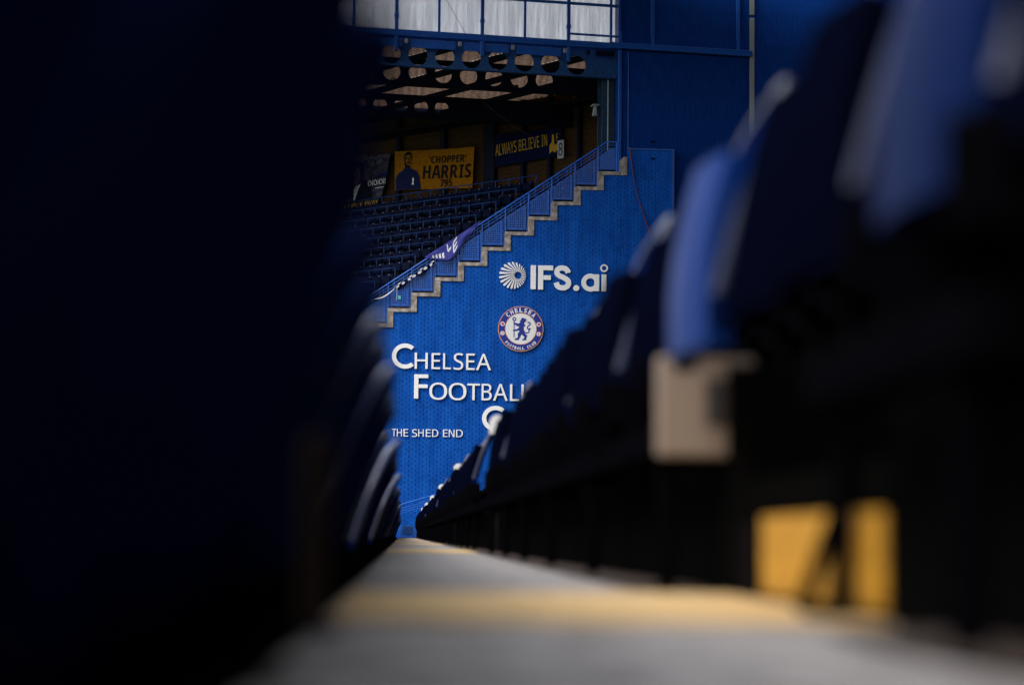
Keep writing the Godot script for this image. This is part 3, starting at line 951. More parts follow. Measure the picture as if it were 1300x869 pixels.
func far_stand() -> void:
	for k in range(-3, 11):
		var e := row_line(k)
		var s := Shape.new()
		var d := 0.52
		var deep := d - 0.004 if k < 10 else 1.5
		s.box(e + UR * -4.0 + Vector3(0, -0.6, 0) + NR * (0.1 + d / 2.0 - deep / 2.0), Vector3(21.0, 1.2, deep), 0.0, BR)
		struct("far_terrace", s, M.dark_concrete)
	var sb := Shape.new()
	var e0 := row_line(-3)
	sb.box(Vector3(e0.x, 0.9, e0.z) + UR * -4.0 - NR * 3.2, Vector3(20.9, 9.0, 6.8), 0.0, BR)
	struct("stand_base", sb, M.dark_concrete)
	# back wall of buff brick in courses, with blue columns
	var w := thing("back_wall_brick", "buff brick back wall of the far stand, in deep shade", "wall", rp(0, 0), BR)
	var core := Shape.new()
	core.box(Vector3(-5, 14.2, -0.25), Vector3(22, 6.0, 0.4), 0.0)
	part("core", core, M.mortar, w)
	var r := RandomNumberGenerator.new()
	r.seed = 4
	var bricks := Shape.new()
	var y := 11.6
	var c := 0
	while y < 16.2:
		var x := -13.5 + (0.1125 if c % 2 else 0.0)
		while x < 3.6:
			var q := r.randf_range(0.62, 1.0)
			bricks.tint = Color(q, q * r.randf_range(0.92, 1.0), q * r.randf_range(0.88, 1.0))
			var z := -0.042 + r.randf_range(0, 0.004)
			bricks.quad(Vector3(x, y, z), Vector3(x + 0.212, y, z), Vector3(x + 0.212, y + 0.063, z), Vector3(x, y + 0.063, z), Vector3(0, 0, 1))
			bricks.quad(Vector3(x, y, z), Vector3(x + 0.212, y, z), Vector3(x + 0.212, y, z - 0.008), Vector3(x, y, z - 0.008), Vector3(0, -1, 0))
			bricks.quad(Vector3(x, y + 0.063, z), Vector3(x + 0.212, y + 0.063, z), Vector3(x + 0.212, y + 0.063, z - 0.008), Vector3(x, y + 0.063, z - 0.008), Vector3(0, 1, 0))
			x += 0.225
		y += 0.075
		c += 1
	part("brick", bricks, M.buff_brick, w).set_meta("kind", "stuff")
	for d: Array in [[-3.21, 0.56], [-1.55, 0.15], [-0.24, 0.15], [1.16, 0.13], [-8.05, 0.2], [-5.65, 0.24], [-10.6, 0.2], [3.0, 0.7]]:
		var s := Shape.new()
		s.box(Vector3(d[0], 14.1, 0.06), Vector3(d[1], 5.0, 0.2), 0.006)
		part("column", s, M.dark_steel, w)
	var hood := Shape.new()
	hood.box(Vector3(-5, 15.45, 0.35), Vector3(21, 0.10, 0.9), 0.01)
	part("duct", hood, M.dark_soffit, w)
	# rail seats: one built, the rest copied
	var seat := thing("rail_seat", "dark blue folded stadium seat in the rail terrace of the far stand", "seat", Vector3(0, 0, 0), BR, "seats of the far stand")
	var grid := []
	for i in 7:
		var v := i / 6.0
		var line := []
		for j in 7:
			var u := j / 3.0 - 1.0
			var hw := 0.215 * (1.0 - 0.20 * pow(maxf(0.0, v - 0.5) * 2.0, 2.5))
			line.append(Vector3(u * hw, 0.40 + 0.36 * v - 0.03 * u * u * v, 0.06 - 0.10 * v + 0.03 * u * u))
		grid.append(line)
	var bk := Shape.new()
	bk.shell(grid, 0.02)
	part("backrest", bk, M.rail_seat_blue, seat)
	var pn := Shape.new()
	pn.box(Vector3(0, 0.53, 0.14), Vector3(0.40, 0.30, 0.045), 0.02, Basis(Vector3(1, 0, 0), -0.16))
	part("folded_pan", pn, M.rail_seat_blue, seat)
	var tg := Shape.new()
	tg.box(Vector3(0, 0.71, 0.0), Vector3(0.032, 0.026, 0.008), 0.002, Basis(Vector3(1, 0, 0), -0.27))
	part("number_tag", tg, M.number_tag, seat)
	var first := true
	for k in range(0, 11):
		var e := row_line(k)
		for side in 2:
			var t0: float = 0.0 if side == 0 else 0.95
			var count: int = 21 if side == 0 else 4
			var dir: float = -1.0 if side == 0 else 1.0
			for i in count:
				var t: float = dir * (absf(t0) + 0.28 + 0.5 * i)
				if side == 1 and k < 4: continue
				var p := e + UR * t
				if p.z > -69.6: continue
				var o: Node3D = seat if first else copy(seat)
				first = false
				o.transform = Transform3D(BR * Basis(Vector3.UP, rng.randf_range(-0.03, 0.03)), p)
			# the blue safety rail of the row
			var rr := thing("safety_rail", "blue safety rail with slim posts along a row of the far stand", "railing", e, BR, "safety rails of the far stand")
			var bar := Shape.new()
			var len := 11.2 if side == 0 else 2.3
			var at0: float = 0.0 if side == 0 else 0.9
			bar.tube([Vector3(dir * at0, 0.95, -0.05), Vector3(dir * (at0 + len), 0.95, -0.05)], 0.022, 6)
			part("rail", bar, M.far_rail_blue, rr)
			var ps := Shape.new()
			ps.box(Vector3(0, 0.465, -0.05), Vector3(0.04, 0.93, 0.03), 0.004)
			var pm := ps.mesh()
			var x := 0.02
			while x < len:
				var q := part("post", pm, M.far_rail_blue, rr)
				q.position = Vector3(dir * (at0 + x), 0, 0)
				x += 0.66

func ellipse(cx: float, cy: float, rx: float, ry: float, m := 24) -> PackedVector2Array:
	var p := PackedVector2Array()
	for i in m: p.append(Vector2(cx + rx * cos(TAU * i / m), cy + ry * sin(TAU * i / m)))
	return p

func cloth_sheet(a: Vector2, b: Vector2, c: Vector2, d: Vector2, wave := 0.012) -> Shape:   # corners: top left, top right, bottom right, bottom left
	var grid := []
	for i in 9:
		var line := []
		for j in 25:
			var u := j / 24.0
			var v := i / 8.0
			var p := a.lerp(b, u).lerp(d.lerp(c, u), v)
			line.append(Vector3(p.x, p.y - 0.02 * sin(PI * u) * (1.0 - v), wave * sin(u * 14.0 + v * 3.0) * v))
		grid.append(line)
	var s := Shape.new()
	s.shell(grid, 0.004)
	return s

func print_on(parent: Node, called: String, poly: PackedVector2Array, z: float, m: Material) -> void:
	var s := Shape.new()
	s.extrude(poly, z, z + 0.003, false)
	part(called, s, m, parent)

func banners() -> void:
	# orange banner with a dark figure
	var o := thing("orange_banner", "orange cloth banner with a dark portrait and the number 795", "banner", rp(0, 0, 0.20), BR)
	part("cloth", cloth_sheet(Vector2(-8.14, 14.81), Vector2(-3.9, 14.50), Vector2(-3.99, 12.96), Vector2(-8.11, 13.30), 0.010), M.orange_cloth, o)
	var z := 0.016
	word(o, "'CHOPPER'", bold, Vector3(-6.28, 14.13, z), Vector3(-4.28, 13.985, z), 0.27, 0.004, M.black_print)
	word(o, "HARRIS", bold, Vector3(-6.66, 13.58, z), Vector3(-4.04, 13.36, z), 0.50, 0.004, M.black_print)
	word(o, "795", bold, Vector3(-5.68, 13.18, z), Vector3(-5.02, 13.13, z), 0.27, 0.004, M.black_print)
	var torso := PackedVector2Array([Vector2(-8.05, 13.30), Vector2(-8.07, 13.72), Vector2(-7.92, 13.92), Vector2(-7.62, 14.04), Vector2(-7.56, 14.12), Vector2(-7.28, 14.12), Vector2(-7.20, 14.03), Vector2(-6.90, 13.90), Vector2(-6.78, 13.70), Vector2(-6.66, 13.19)])
	print_on(o, "figure", torso, z, M.navy_print)
	var hair := PackedVector2Array()
	for i in 13:
		var a := PI * i / 12.0
		hair.append(Vector2(-7.40 + 0.21 * cos(a), 14.50 + 0.21 * sin(a)))
	for i in 13:
		var a := PI - PI * i / 12.0
		hair.append(Vector2(-7.40 + 0.175 * cos(a), 14.47 + 0.12 * sin(a)))
	print_on(o, "hair", hair, z, M.black_print)
	for e: Array in [[-7.49, 14.47, 0.07, 0.028], [-7.31, 14.47, 0.07, 0.028], [-7.38, 14.28, 0.09, 0.035], [-7.37, 14.39, 0.03, 0.05]]:
		print_on(o, "shading", ellipse(e[0], e[1], e[2], e[3], 14), z, M.black_print)
	print_on(o, "shading", PackedVector2Array([Vector2(-7.62, 14.50), Vector2(-7.57, 14.50), Vector2(-7.52, 14.28), Vector2(-7.42, 14.18), Vector2(-7.30, 14.18), Vector2(-7.27, 14.11), Vector2(-7.55, 14.11)]), z + 0.0035, M.black_print)
	print_on(o, "shading", PackedVector2Array([Vector2(-7.20, 14.52), Vector2(-7.17, 14.52), Vector2(-7.22, 14.30), Vector2(-7.27, 14.19), Vector2(-7.29, 14.21)]), z, M.black_print)
	print_on(o, "badge", PackedVector2Array([Vector2(-7.18, 13.42), Vector2(-7.06, 13.40), Vector2(-7.08, 13.52), Vector2(-7.06, 13.62), Vector2(-7.11, 13.70), Vector2(-7.15, 13.60), Vector2(-7.13, 13.52)]), z + 0.0035, M.white_sign)
	# grey banner with a man in a suit
	var g := thing("grey_banner", "dim grey banner with a man in a dark suit and white capitals", "banner", rp(0, 0, 0.20), BR)
	part("cloth", cloth_sheet(Vector2(-11.6, 15.02), Vector2(-8.38, 14.76), Vector2(-8.85, 13.10), Vector2(-11.8, 13.0), 0.012), M.grey_cloth, g)
	z = 0.018
	print_on(g, "sleeve_and_jacket", PackedVector2Array([Vector2(-11.0, 13.05), Vector2(-10.85, 13.45), Vector2(-10.55, 13.72), Vector2(-10.38, 13.80), Vector2(-10.20, 13.55), Vector2(-10.0, 13.90), Vector2(-9.72, 13.85), Vector2(-9.42, 13.62), Vector2(-9.30, 13.08)]), z, M.black_print)
	print_on(g, "shirt", PackedVector2Array([Vector2(-10.42, 13.12), Vector2(-10.40, 13.55), Vector2(-10.30, 13.66), Vector2(-10.02, 13.74), Vector2(-10.22, 13.40), Vector2(-10.35, 13.12)]), z + 0.0035, M.white_sign)
	print_on(g, "face", ellipse(-10.30, 14.10, 0.25, 0.40, 22), z + 0.007, M.skin_print)
	print_on(g, "hair", PackedVector2Array([Vector2(-10.58, 14.25), Vector2(-10.58, 14.48), Vector2(-10.42, 14.66), Vector2(-10.10, 14.68), Vector2(-9.90, 14.48), Vector2(-9.86, 14.10), Vector2(-9.98, 13.88), Vector2(-10.05, 14.20), Vector2(-10.12, 14.40), Vector2(-10.40, 14.42)]), z + 0.0105, M.black_print)
	for e: Array in [[-10.42, 14.18, 0.06, 0.02], [-10.22, 14.18, 0.06, 0.02], [-10.33, 13.90, 0.08, 0.02]]:
		print_on(g, "shading", ellipse(e[0], e[1], e[2], e[3], 10), z + 0.0105, M.black_print)
	print_on(g, "hand", ellipse(-10.72, 13.16, 0.13, 0.10, 12), z + 0.0105, M.skin_print)
	for d: Array in [[-9.75, 14.28, -9.40, 14.62], [-9.62, 14.08, -9.10, 14.40], [-9.86, 14.45, -9.70, 14.66]]:
		var p := Vector2(d[0], d[1]); var q := Vector2(d[2], d[3])
		var n := (q - p).orthogonal().normalized() * 0.022
		print_on(g, "handwriting", PackedVector2Array([p - n, q - n, q + n, p + n]), z, M.black_print)
	word(g, "LAGGER", font, Vector3(-9.62, 13.95, z), Vector3(-8.66, 14.10, z), 0.13, 0.003, M.black_print)
	print_on(g, "shading", PackedVector2Array([Vector2(-9.2, 13.83), Vector2(-8.52, 13.90), Vector2(-8.50, 14.12), Vector2(-9.0, 14.02)]), z - 0.004, M.navy_print)
	word(g, "OiOiOi!", font, Vector3(-9.62, 13.60, z), Vector3(-8.60, 13.62, z), 0.20, 0.003, M.white_sign)
	print_on(g, "underline", PackedVector2Array([Vector2(-9.2, 13.48), Vector2(-8.74, 13.48), Vector2(-8.74, 13.50), Vector2(-9.2, 13.50)]), z, M.white_sign)
	var l := thing("black_banner", "black strip banner with gold capitals under the grey banner", "banner", rp(0, 0, 0.27), BR)
	part("cloth", cloth_sheet(Vector2(-11.9, 13.10), Vector2(-8.9, 13.08), Vector2(-8.95, 12.55), Vector2(-11.9, 12.5), 0.008), M.black_print, l)
	word(l, "KEEP THE FLAG AWAY".substr(0, 8) + " FREE AWAY", bold, Vector3(-11.8, 12.80, 0.013), Vector3(-8.95, 12.82, 0.013), 0.19, 0.003, M.gold_print)
	# navy banner with thin gold capitals and the number eight sign
	var nb := thing("navy_banner", "navy banner with thin gold hand painted capitals and a gold emblem", "banner", rp(0, 0, 0.20), BR)
	part("cloth", cloth_sheet(Vector2(-2.86, 14.86), Vector2(0.42, 14.72), Vector2(0.38, 13.70), Vector2(-2.84, 13.62), 0.012), M.navy_cloth, nb)
	word(nb, "ALWAYS BELIEVE IN", font, Vector3(-2.80, 14.02, 0.018), Vector3(-0.22, 14.12, 0.018), 0.42, 0.003, M.gold_print)
	print_on(nb, "emblem", PackedVector2Array([Vector2(-0.14, 13.80), Vector2(0.0, 13.90), Vector2(0.10, 13.82), Vector2(0.24, 13.90), Vector2(0.32, 14.08), Vector2(0.24, 14.16), Vector2(0.12, 14.08), Vector2(0.08, 14.18), Vector2(0.07, 14.48), Vector2(-0.02, 14.50), Vector2(-0.03, 14.22), Vector2(-0.14, 14.12)]), 0.018, M.gold_print)
	word(nb, "F", font, Vector3(0.16, 14.24, 0.018), Vector3(0.30, 14.24, 0.018), 0.26, 0.003, M.gold_print)
	var e := thing("number_sign", "small white sign with a dark figure 8 beside the navy banner", "sign", rp(0, 0, 0.24), BR)
	var s := Shape.new()
	s.box(Vector3(0.42, 13.90, 0), Vector3(0.30, 0.66, 0.02), 0.003)
	part("board", s, M.shaded_sign, e)
	part("letter", glyph("8", font, 0.32, 0.52, 13.67, 14.13, 0.004), M.navy_print, e).position.z = 0.011

# ---------------------------------------------------------------- raised signs on the blue wall
func px(x: float, y: float) -> Vector2:      # sign drawings were measured on a 25.2 mm grid
	return Vector2(x, y)

func stroke(points: PackedVector2Array, w: float, depth: float, joint := Geometry2D.JOIN_ROUND, end := Geometry2D.END_BUTT) -> Shape:
	var s := Shape.new()
	for poly in Geometry2D.offset_polyline(points, w / 2.0, joint, end):
		if not Geometry2D.is_polygon_clockwise(poly): s.extrude(poly, 0.0, depth)
	return s

func arc_band(cx: float, cy: float, rx: float, ry: float, w0: float, a0: float, a1: float, depth: float, m := 40) -> Shape:
	var o := PackedVector2Array()
	var i_ := PackedVector2Array()
	for i in m:
		var a := a0 + (a1 - a0) * i / (m - 1)
		o.append(Vector2(cx + rx * cos(a), cy + ry * sin(a)))
		i_.append(Vector2(cx + (rx - w0) * cos(a), cy + (ry - w0) * sin(a)))
	var s := Shape.new()
	s.ring(o, i_, 0.0, depth, false)
	return s

func bars(rects: Array, depth: float) -> Shape:
	var s := Shape.new()
	for r: Array in rects:
		s.box(Vector3((r[0] + r[1]) / 2.0, (r[2] + r[3]) / 2.0, depth / 2.0), Vector3(r[1] - r[0], r[3] - r[2], depth), 0.006)
	return s

func wall_signs() -> void:
	var Z := WALL_Z + 0.02
	var D := 0.05
	# club name in raised capitals
	var a := thing("wall_lettering", "raised white capitals spelling a football club name on blue brick", "lettering", Vector3(0, 0, Z))
	part("letter", arc_band(0.045, 5.795, 0.425, 0.405, 0.135, deg_to_rad(48), deg_to_rad(312), D), M.white_letter, a)
	part("letter", bars([[0.347, 0.487, 4.437, 5.215], [0.489, 0.800, 5.095, 5.215], [0.489, 0.785, 4.775, 4.895]], D), M.white_letter, a)
	part("letter", arc_band(2.965, 3.835, 0.43, 0.405, 0.135, deg_to_rad(48), deg_to_rad(312), D), M.white_letter, a)
	var row := [["H", 0.351, 0.771, 5.393, 5.913], ["E", 0.891, 1.170, 5.393, 5.905], ["L", 1.264, 1.515, 5.392, 5.905], ["S", 1.601, 1.910, 5.380, 5.915], ["E", 2.005, 2.275, 5.383, 5.905], ["A", 2.322, 2.800, 5.380, 5.905],
		["O", 0.838, 1.404, 4.410, 4.958], ["O", 1.458, 2.022, 4.405, 4.958], ["T", 2.046, 2.454, 4.413, 4.942], ["B", 2.509, 2.835, 4.413, 4.942], ["A", 2.878, 3.350, 4.408, 4.945], ["L", 3.422, 3.716, 4.405, 4.942], ["L", 3.790, 4.085, 4.405, 4.942]]
	for l: Array in row:
		part("letter", glyph(l[0], font, l[1], l[2], l[3], l[4], D), M.white_letter, a)
	var lub := [["L", 3.50, 3.79, 3.44, 3.97], ["U", 3.88, 4.32, 3.43, 3.97], ["B", 4.42, 4.76, 3.44, 3.97]]
	for l: Array in lub:
		part("letter", glyph(l[0], font, l[1], l[2], l[3], l[4], D), M.white_letter, a)
	var b := thing("wall_lettering", "small raised white capitals naming the stand end, lowest on the wall", "lettering", Vector3(0, 0, Z))
	for l: Array in [["T", -0.345, -0.20], ["H", -0.182, -0.020], ["E", 0.028, 0.180], ["S", 0.300, 0.465], ["H", 0.500, 0.675], ["E", 0.740, 0.900], ["D", 0.945, 1.140], ["E", 1.290, 1.435], ["N", 1.475, 1.660], ["D", 1.710, 1.925]]:
		part("letter", glyph(l[0], font, l[1], l[2], 3.225 - (0.01 if l[0] == "S" else 0.0), 3.462, 0.03), M.white_letter, b)
	# sponsor sign: a burst of rays and heavy letters
	var c := thing("sponsor_sign", "raised white sponsor sign of a ray burst and heavy round letters", "sign", Vector3(3.463, 8.452, Z))
	var k := 0.00300
	var hub := Vector2(59, 2) * k
	var R := 146.0 * k
	for i in 25:
		var t := TAU * i / 25.0
		var p := hub + Vector2(cos(t), sin(t)) * 39.0 * k
		var dir := Vector2(cos(t + 0.62), sin(t + 0.62))
		var bq := p.dot(dir)
		var len := -bq + sqrt(maxf(0.0, bq * bq - p.length_squared() + R * R))
		var wide := clampf(len * 0.082, 0.010, 0.038)
		var q := p + dir * (len - wide)
		var nn := dir.orthogonal()
		var poly := PackedVector2Array([p - nn * 0.006])
		for m in 7:
			var an := -PI / 2.0 + PI * m / 6.0
			poly.append(q + nn * sin(an) * wide + dir * cos(an) * wide)
		poly.append(p + nn * 0.006)
		var s := Shape.new()
		s.extrude(poly, 0.0, 0.04)
		part("ray", s, M.white_letter, c)
	var u := func(x: float, y: float) -> Vector2: return Vector2((x - 222.0) * k, (205.0 - y) * k)
	var rect := func(x0: float, x1: float, y0: float, y1: float) -> Array:
		var p: Vector2 = u.call(x0, y1); var q: Vector2 = u.call(x1, y0)
		return [p.x, q.x, p.y, q.y]
	part("letter", bars([rect.call(418, 475, 92, 352)], D), M.white_letter, c)
	part("letter", bars([rect.call(498, 554, 92, 354), rect.call(555, 660, 92, 144), rect.call(555, 637, 198, 248)], D), M.white_letter, c)
	var sp_ := PackedVector2Array()
	for q: Vector2 in [Vector2(822, 168), Vector2(814, 142), Vector2(790, 122), Vector2(760, 115), Vector2(728, 119), Vector2(706, 135), Vector2(698, 160), Vector2(706, 184), Vector2(730, 202), Vector2(768, 218), Vector2(802, 235), Vector2(824, 258), Vector2(827, 288), Vector2(812, 314), Vector2(785, 329), Vector2(755, 331), Vector2(724, 324), Vector2(702, 304), Vector2(693, 274)]:
		sp_.append(u.call(q.x, q.y))
	part("letter", stroke(sp_, 56 * k, D), M.white_letter, c)
	var dot := Shape.new()
	var dc: Vector2 = u.call(910, 330)
	dot.extrude(circle(dc.x, dc.y, 32 * k, 28), 0.0, D)
	part("full_stop", dot, M.white_letter, c)
	var ac: Vector2 = u.call(1062, 269)
	var ra := Shape.new()
	ra.ring(circle(ac.x, ac.y, 97 * k, 48), circle(ac.x, ac.y, 47 * k, 48), 0.0, D)
	part("letter", ra, M.white_letter, c)
	part("letter", bars([rect.call(1106, 1158, 178, 362)], D + 0.002), M.white_letter, c)
	part("letter", bars([rect.call(1183, 1236, 178, 362)], D), M.white_letter, c)
	var ic: Vector2 = u.call(1210, 110)
	var ri := Shape.new()
	ri.ring(circle(ic.x, ic.y, 42 * k, 36), circle(ic.x, ic.y, 25 * k, 36), 0.0, D)
	part("letter", ri, M.white_letter, c)
	crest(Vector3(3.746, 6.727, Z))

func crest(at: Vector3) -> void:
	var o := thing("club_crest", "round blue and white club crest with a blue lion holding a staff", "crest", at)
	var k := 0.733 / 338.0
	var disc := Shape.new()
	disc.extrude(circle(0, 0, 338 * k, 72), 0.0, 0.05)
	part("gold_rim", disc, M.crest_gold, o)
	var nav := Shape.new()
	nav.extrude(circle(0, 0, 326 * k, 72), 0.04, 0.054)
	part("blue_band", nav, M.crest_blue, o)
	var inr := Shape.new()
	inr.ring(circle(0, 0, 236 * k, 72), circle(0, 0, 227 * k, 72), 0.05, 0.058)
	part("red_ring", inr, M.crest_gold, o)
	var wd := Shape.new()
	wd.extrude(circle(0, 0, 228 * k, 72), 0.05, 0.057)
	part("white_disc", wd, M.white_sign, o)
	var f := func(x: float, y: float) -> Vector2: return Vector2((x - 418.0) * k, (441.0 - y) * k)
	var body: Array[Vector2] = [Vector2(445, 268), Vector2(458, 281), Vector2(482, 286), Vector2(502, 300), Vector2(503, 312), Vector2(488, 320), Vector2(494, 332), Vector2(476, 338), Vector2(470, 352), Vector2(468, 372), Vector2(487, 386), Vector2(480, 400), Vector2(463, 406), Vector2(460, 430), Vector2(466, 462), Vector2(474, 492), Vector2(488, 520), Vector2(514, 534), Vector2(510, 558), Vector2(497, 582), Vector2(506, 606), Vector2(442, 612), Vector2(443, 594), Vector2(468, 578), Vector2(473, 556), Vector2(450, 542), Vector2(432, 524), Vector2(418, 540), Vector2(413, 568), Vector2(396, 582), Vector2(391, 605), Vector2(330, 609), Vector2(328, 590), Vector2(364, 578), Vector2(378, 555), Vector2(371, 522), Vector2(386, 492), Vector2(404, 474), Vector2(384, 466), Vector2(345, 474), Vector2(308, 480), Vector2(298, 464), Vector2(318, 456), Vector2(352, 448), Vector2(382, 434), Vector2(396, 410), Vector2(362, 402), Vector2(344, 386), Vector2(316, 372), Vector2(304, 350), Vector2(310, 336), Vector2(324, 340), Vector2(334, 354), Vector2(362, 358), Vector2(388, 364), Vector2(402, 352), Vector2(412, 338), Vector2(396, 330), Vector2(420, 310), Vector2(416, 292), Vector2(432, 288)]
	var pl := PackedVector2Array()
	for q in body: pl.append(f.call(q.x, q.y))
	var lion := Shape.new()
	lion.extrude(pl, 0.057, 0.063)
	part("lion", lion, M.crest_blue, o)
	var tail := PackedVector2Array()
	for q: Vector2 in [Vector2(474, 484), Vector2(500, 502), Vector2(528, 498), Vector2(544, 478), Vector2(538, 454), Vector2(518, 436), Vector2(516, 412), Vector2(536, 390), Vector2(558, 370), Vector2(556, 350), Vector2(538, 342), Vector2(520, 352)]:
		tail.append(f.call(q.x, q.y))
	var ts := Shape.new()
	for poly in Geometry2D.offset_polyline(tail, 7.5 * k, Geometry2D.JOIN_ROUND, Geometry2D.END_ROUND): ts.extrude(poly, 0.0572, 0.0626)
	part("tail", ts, M.crest_blue, o)
	var tuft := PackedVector2Array([f.call(536, 440), f.call(552, 418), f.call(570, 436), f.call(556, 444), f.call(548, 466)])
	print_on(o, "tail_tuft", tuft, 0.060, M.crest_blue)
	var c1: Vector2 = f.call(320, 296)
	var st := Shape.new()
	st.ring(circle(c1.x, c1.y, 30 * k, 28), circle(c1.x, c1.y, 15 * k, 28), 0.0572, 0.0626)
	part("staff_head", st, M.crest_blue, o)
	var sa: Vector2 = f.call(312, 568); var sb: Vector2 = f.call(325, 325)
	var sf := Shape.new()
	sf.extrude(PackedVector2Array([sa, Vector2(sb.x, sa.y), sb, Vector2(sa.x, sb.y)]), 0.0570, 0.0616)
	part("staff", sf, M.crest_blue, o)
	print_on(o, "tongue", PackedVector2Array([f.call(498, 322), f.call(520, 326), f.call(520, 334), f.call(500, 331)]), 0.059, M.crest_red)
	for d: Array in [[148, 370, 0], [684, 372, 0], [147, 510, 1], [686, 514, 1]]:
		var p: Vector2 = f.call(d[0], d[1])
		var w := Shape.new()
		w.extrude(circle(p.x, p.y, 33 * k, 28), 0.053, 0.058)
		part("roundel", w, M.white_sign, o)
		if d[2] == 0:
			var rs := Shape.new()
			for i in 6:
				var t := TAU * i / 6.0
				rs.extrude(circle(p.x + 12 * k * cos(t), p.y + 12 * k * sin(t), 10 * k, 10), 0.0575, 0.061 + 0.0003 * i)
			part("rose", rs, M.crest_red, o)
		else:
			var rs := Shape.new()
			rs.extrude(circle(p.x, p.y, 9 * k, 5), 0.0575, 0.061)
			for i in 5:
				var t := TAU * (i + 0.5) / 5.0
				rs.extrude(circle(p.x + 23 * k * cos(t), p.y + 23 * k * sin(t), 8 * k, 5, t, t + TAU), 0.0575, 0.061)
			part("ball_patches", rs, M.crest_red, o)
	# capitals round the band
	var place := func(text: String, rad: float, mid: float, span: float, h: float, w: float, below: bool) -> void:
		for i in text.length():
			if text[i] == " ": continue
			var an := mid + (span * (i / float(text.length() - 1) - 0.5)) * (1.0 if below else -1.0)
			var m := part("letter", glyph(text[i], bold, -w / 2.0, w / 2.0, -h / 2.0, h / 2.0, 0.006, 100), M.white_letter, o)
			m.position = Vector3(rad * cos(an), rad * sin(an), 0.054)
			m.rotation.z = an - PI / 2.0 if not below else an + PI / 2.0
	place.call("CHELSEA", 281 * k, PI / 2.0, deg_to_rad(86), 66 * k, 44 * k, false)
	place.call("FOOTBALL CLUB", 291 * k, -PI / 2.0, deg_to_rad(92), 42 * k, 27 * k, true)

# ---------------------------------------------------------------- our own rows of folded seats
func build_seat(label: String, group: String, back_mat: Material, rim_mat: Material) -> Node3D:
	# stands on its tread; x = 0 is the riser behind it, it faces -x
	var t := thing("stadium_seat", label, "seat", Vector3.ZERO, Basis(), group)
	var grid := []
	for i in 11:
		var v := i / 10.0
		var line := []
		for j in 11:
			var u := j / 5.0 - 1.0
			var hw := 0.222 * (1.0 - 0.34 * pow(maxf(0.0, v - 0.5) / 0.5, 2.4))
			var top := 0.055 * u * u * v
			line.append(Vector3(-0.075 + 0.10 * v + 0.045 * v * v - 0.035 * u * u * (0.4 + 0.6 * v), 0.44 + 0.40 * v - top, u * hw))
		grid.append(line)
	var bk := Shape.new()
	bk.shell(grid, 0.022)
	part("backrest", bk, back_mat, t)
	var lip := Shape.new()
	var pts := []
	for j in range(1, 11): pts.append(grid[j][0])
	for j in range(1, 10): pts.append(grid[10][j])
	for j in range(10, 0, -1): pts.append(grid[j][10])
	lip.tube(pts, 0.0135, 8)
	part("edge_rim", lip, rim_mat, t)
	var pan := []
	for i in 7:
		var v := i / 6.0
		var line := []
		for j in 9:
			var u := j / 4.0 - 1.0
			var hw := 0.205 * (1.0 - 0.18 * pow(v, 4.0))
			line.append(Vector3(-0.105 - 0.015 * sin(PI * v) + 0.045 * v + 0.025 * u * u, 0.40 + 0.30 * v, u * hw))
		pan.append(line)
	var pn := Shape.new()
	pn.shell(pan, 0.04)
	part("folded_pan", pn, M.seat_dark, t)
	var hg := Shape.new()
	hg.tube([Vector3(-0.095, 0.415, -0.225), Vector3(-0.095, 0.415, 0.225)], 0.016, 8)
	for s: float in [-0.215, 0.215]:
		hg.box(Vector3(-0.085, 0.40, s), Vector3(0.09, 0.10, 0.018), 0.004)
	part("hinge", hg, M.black_steel, t)
	var br := Shape.new()
	br.extrude(PackedVector2Array([Vector2(-0.13, 0.30), Vector2(-0.13, 0.37), Vector2(-0.06, 0.40), Vector2(0.0, 0.36), Vector2(0.0, 0.22), Vector2(-0.06, 0.27)]), -0.012, 0.012)
	part("bracket", br, M.black_steel, t)
	return t

func in_aisle(z: float) -> bool:
	for a: float in AISLES:
		if absf(z - a) < AISLE_HALF + 0.24: return true
	return false

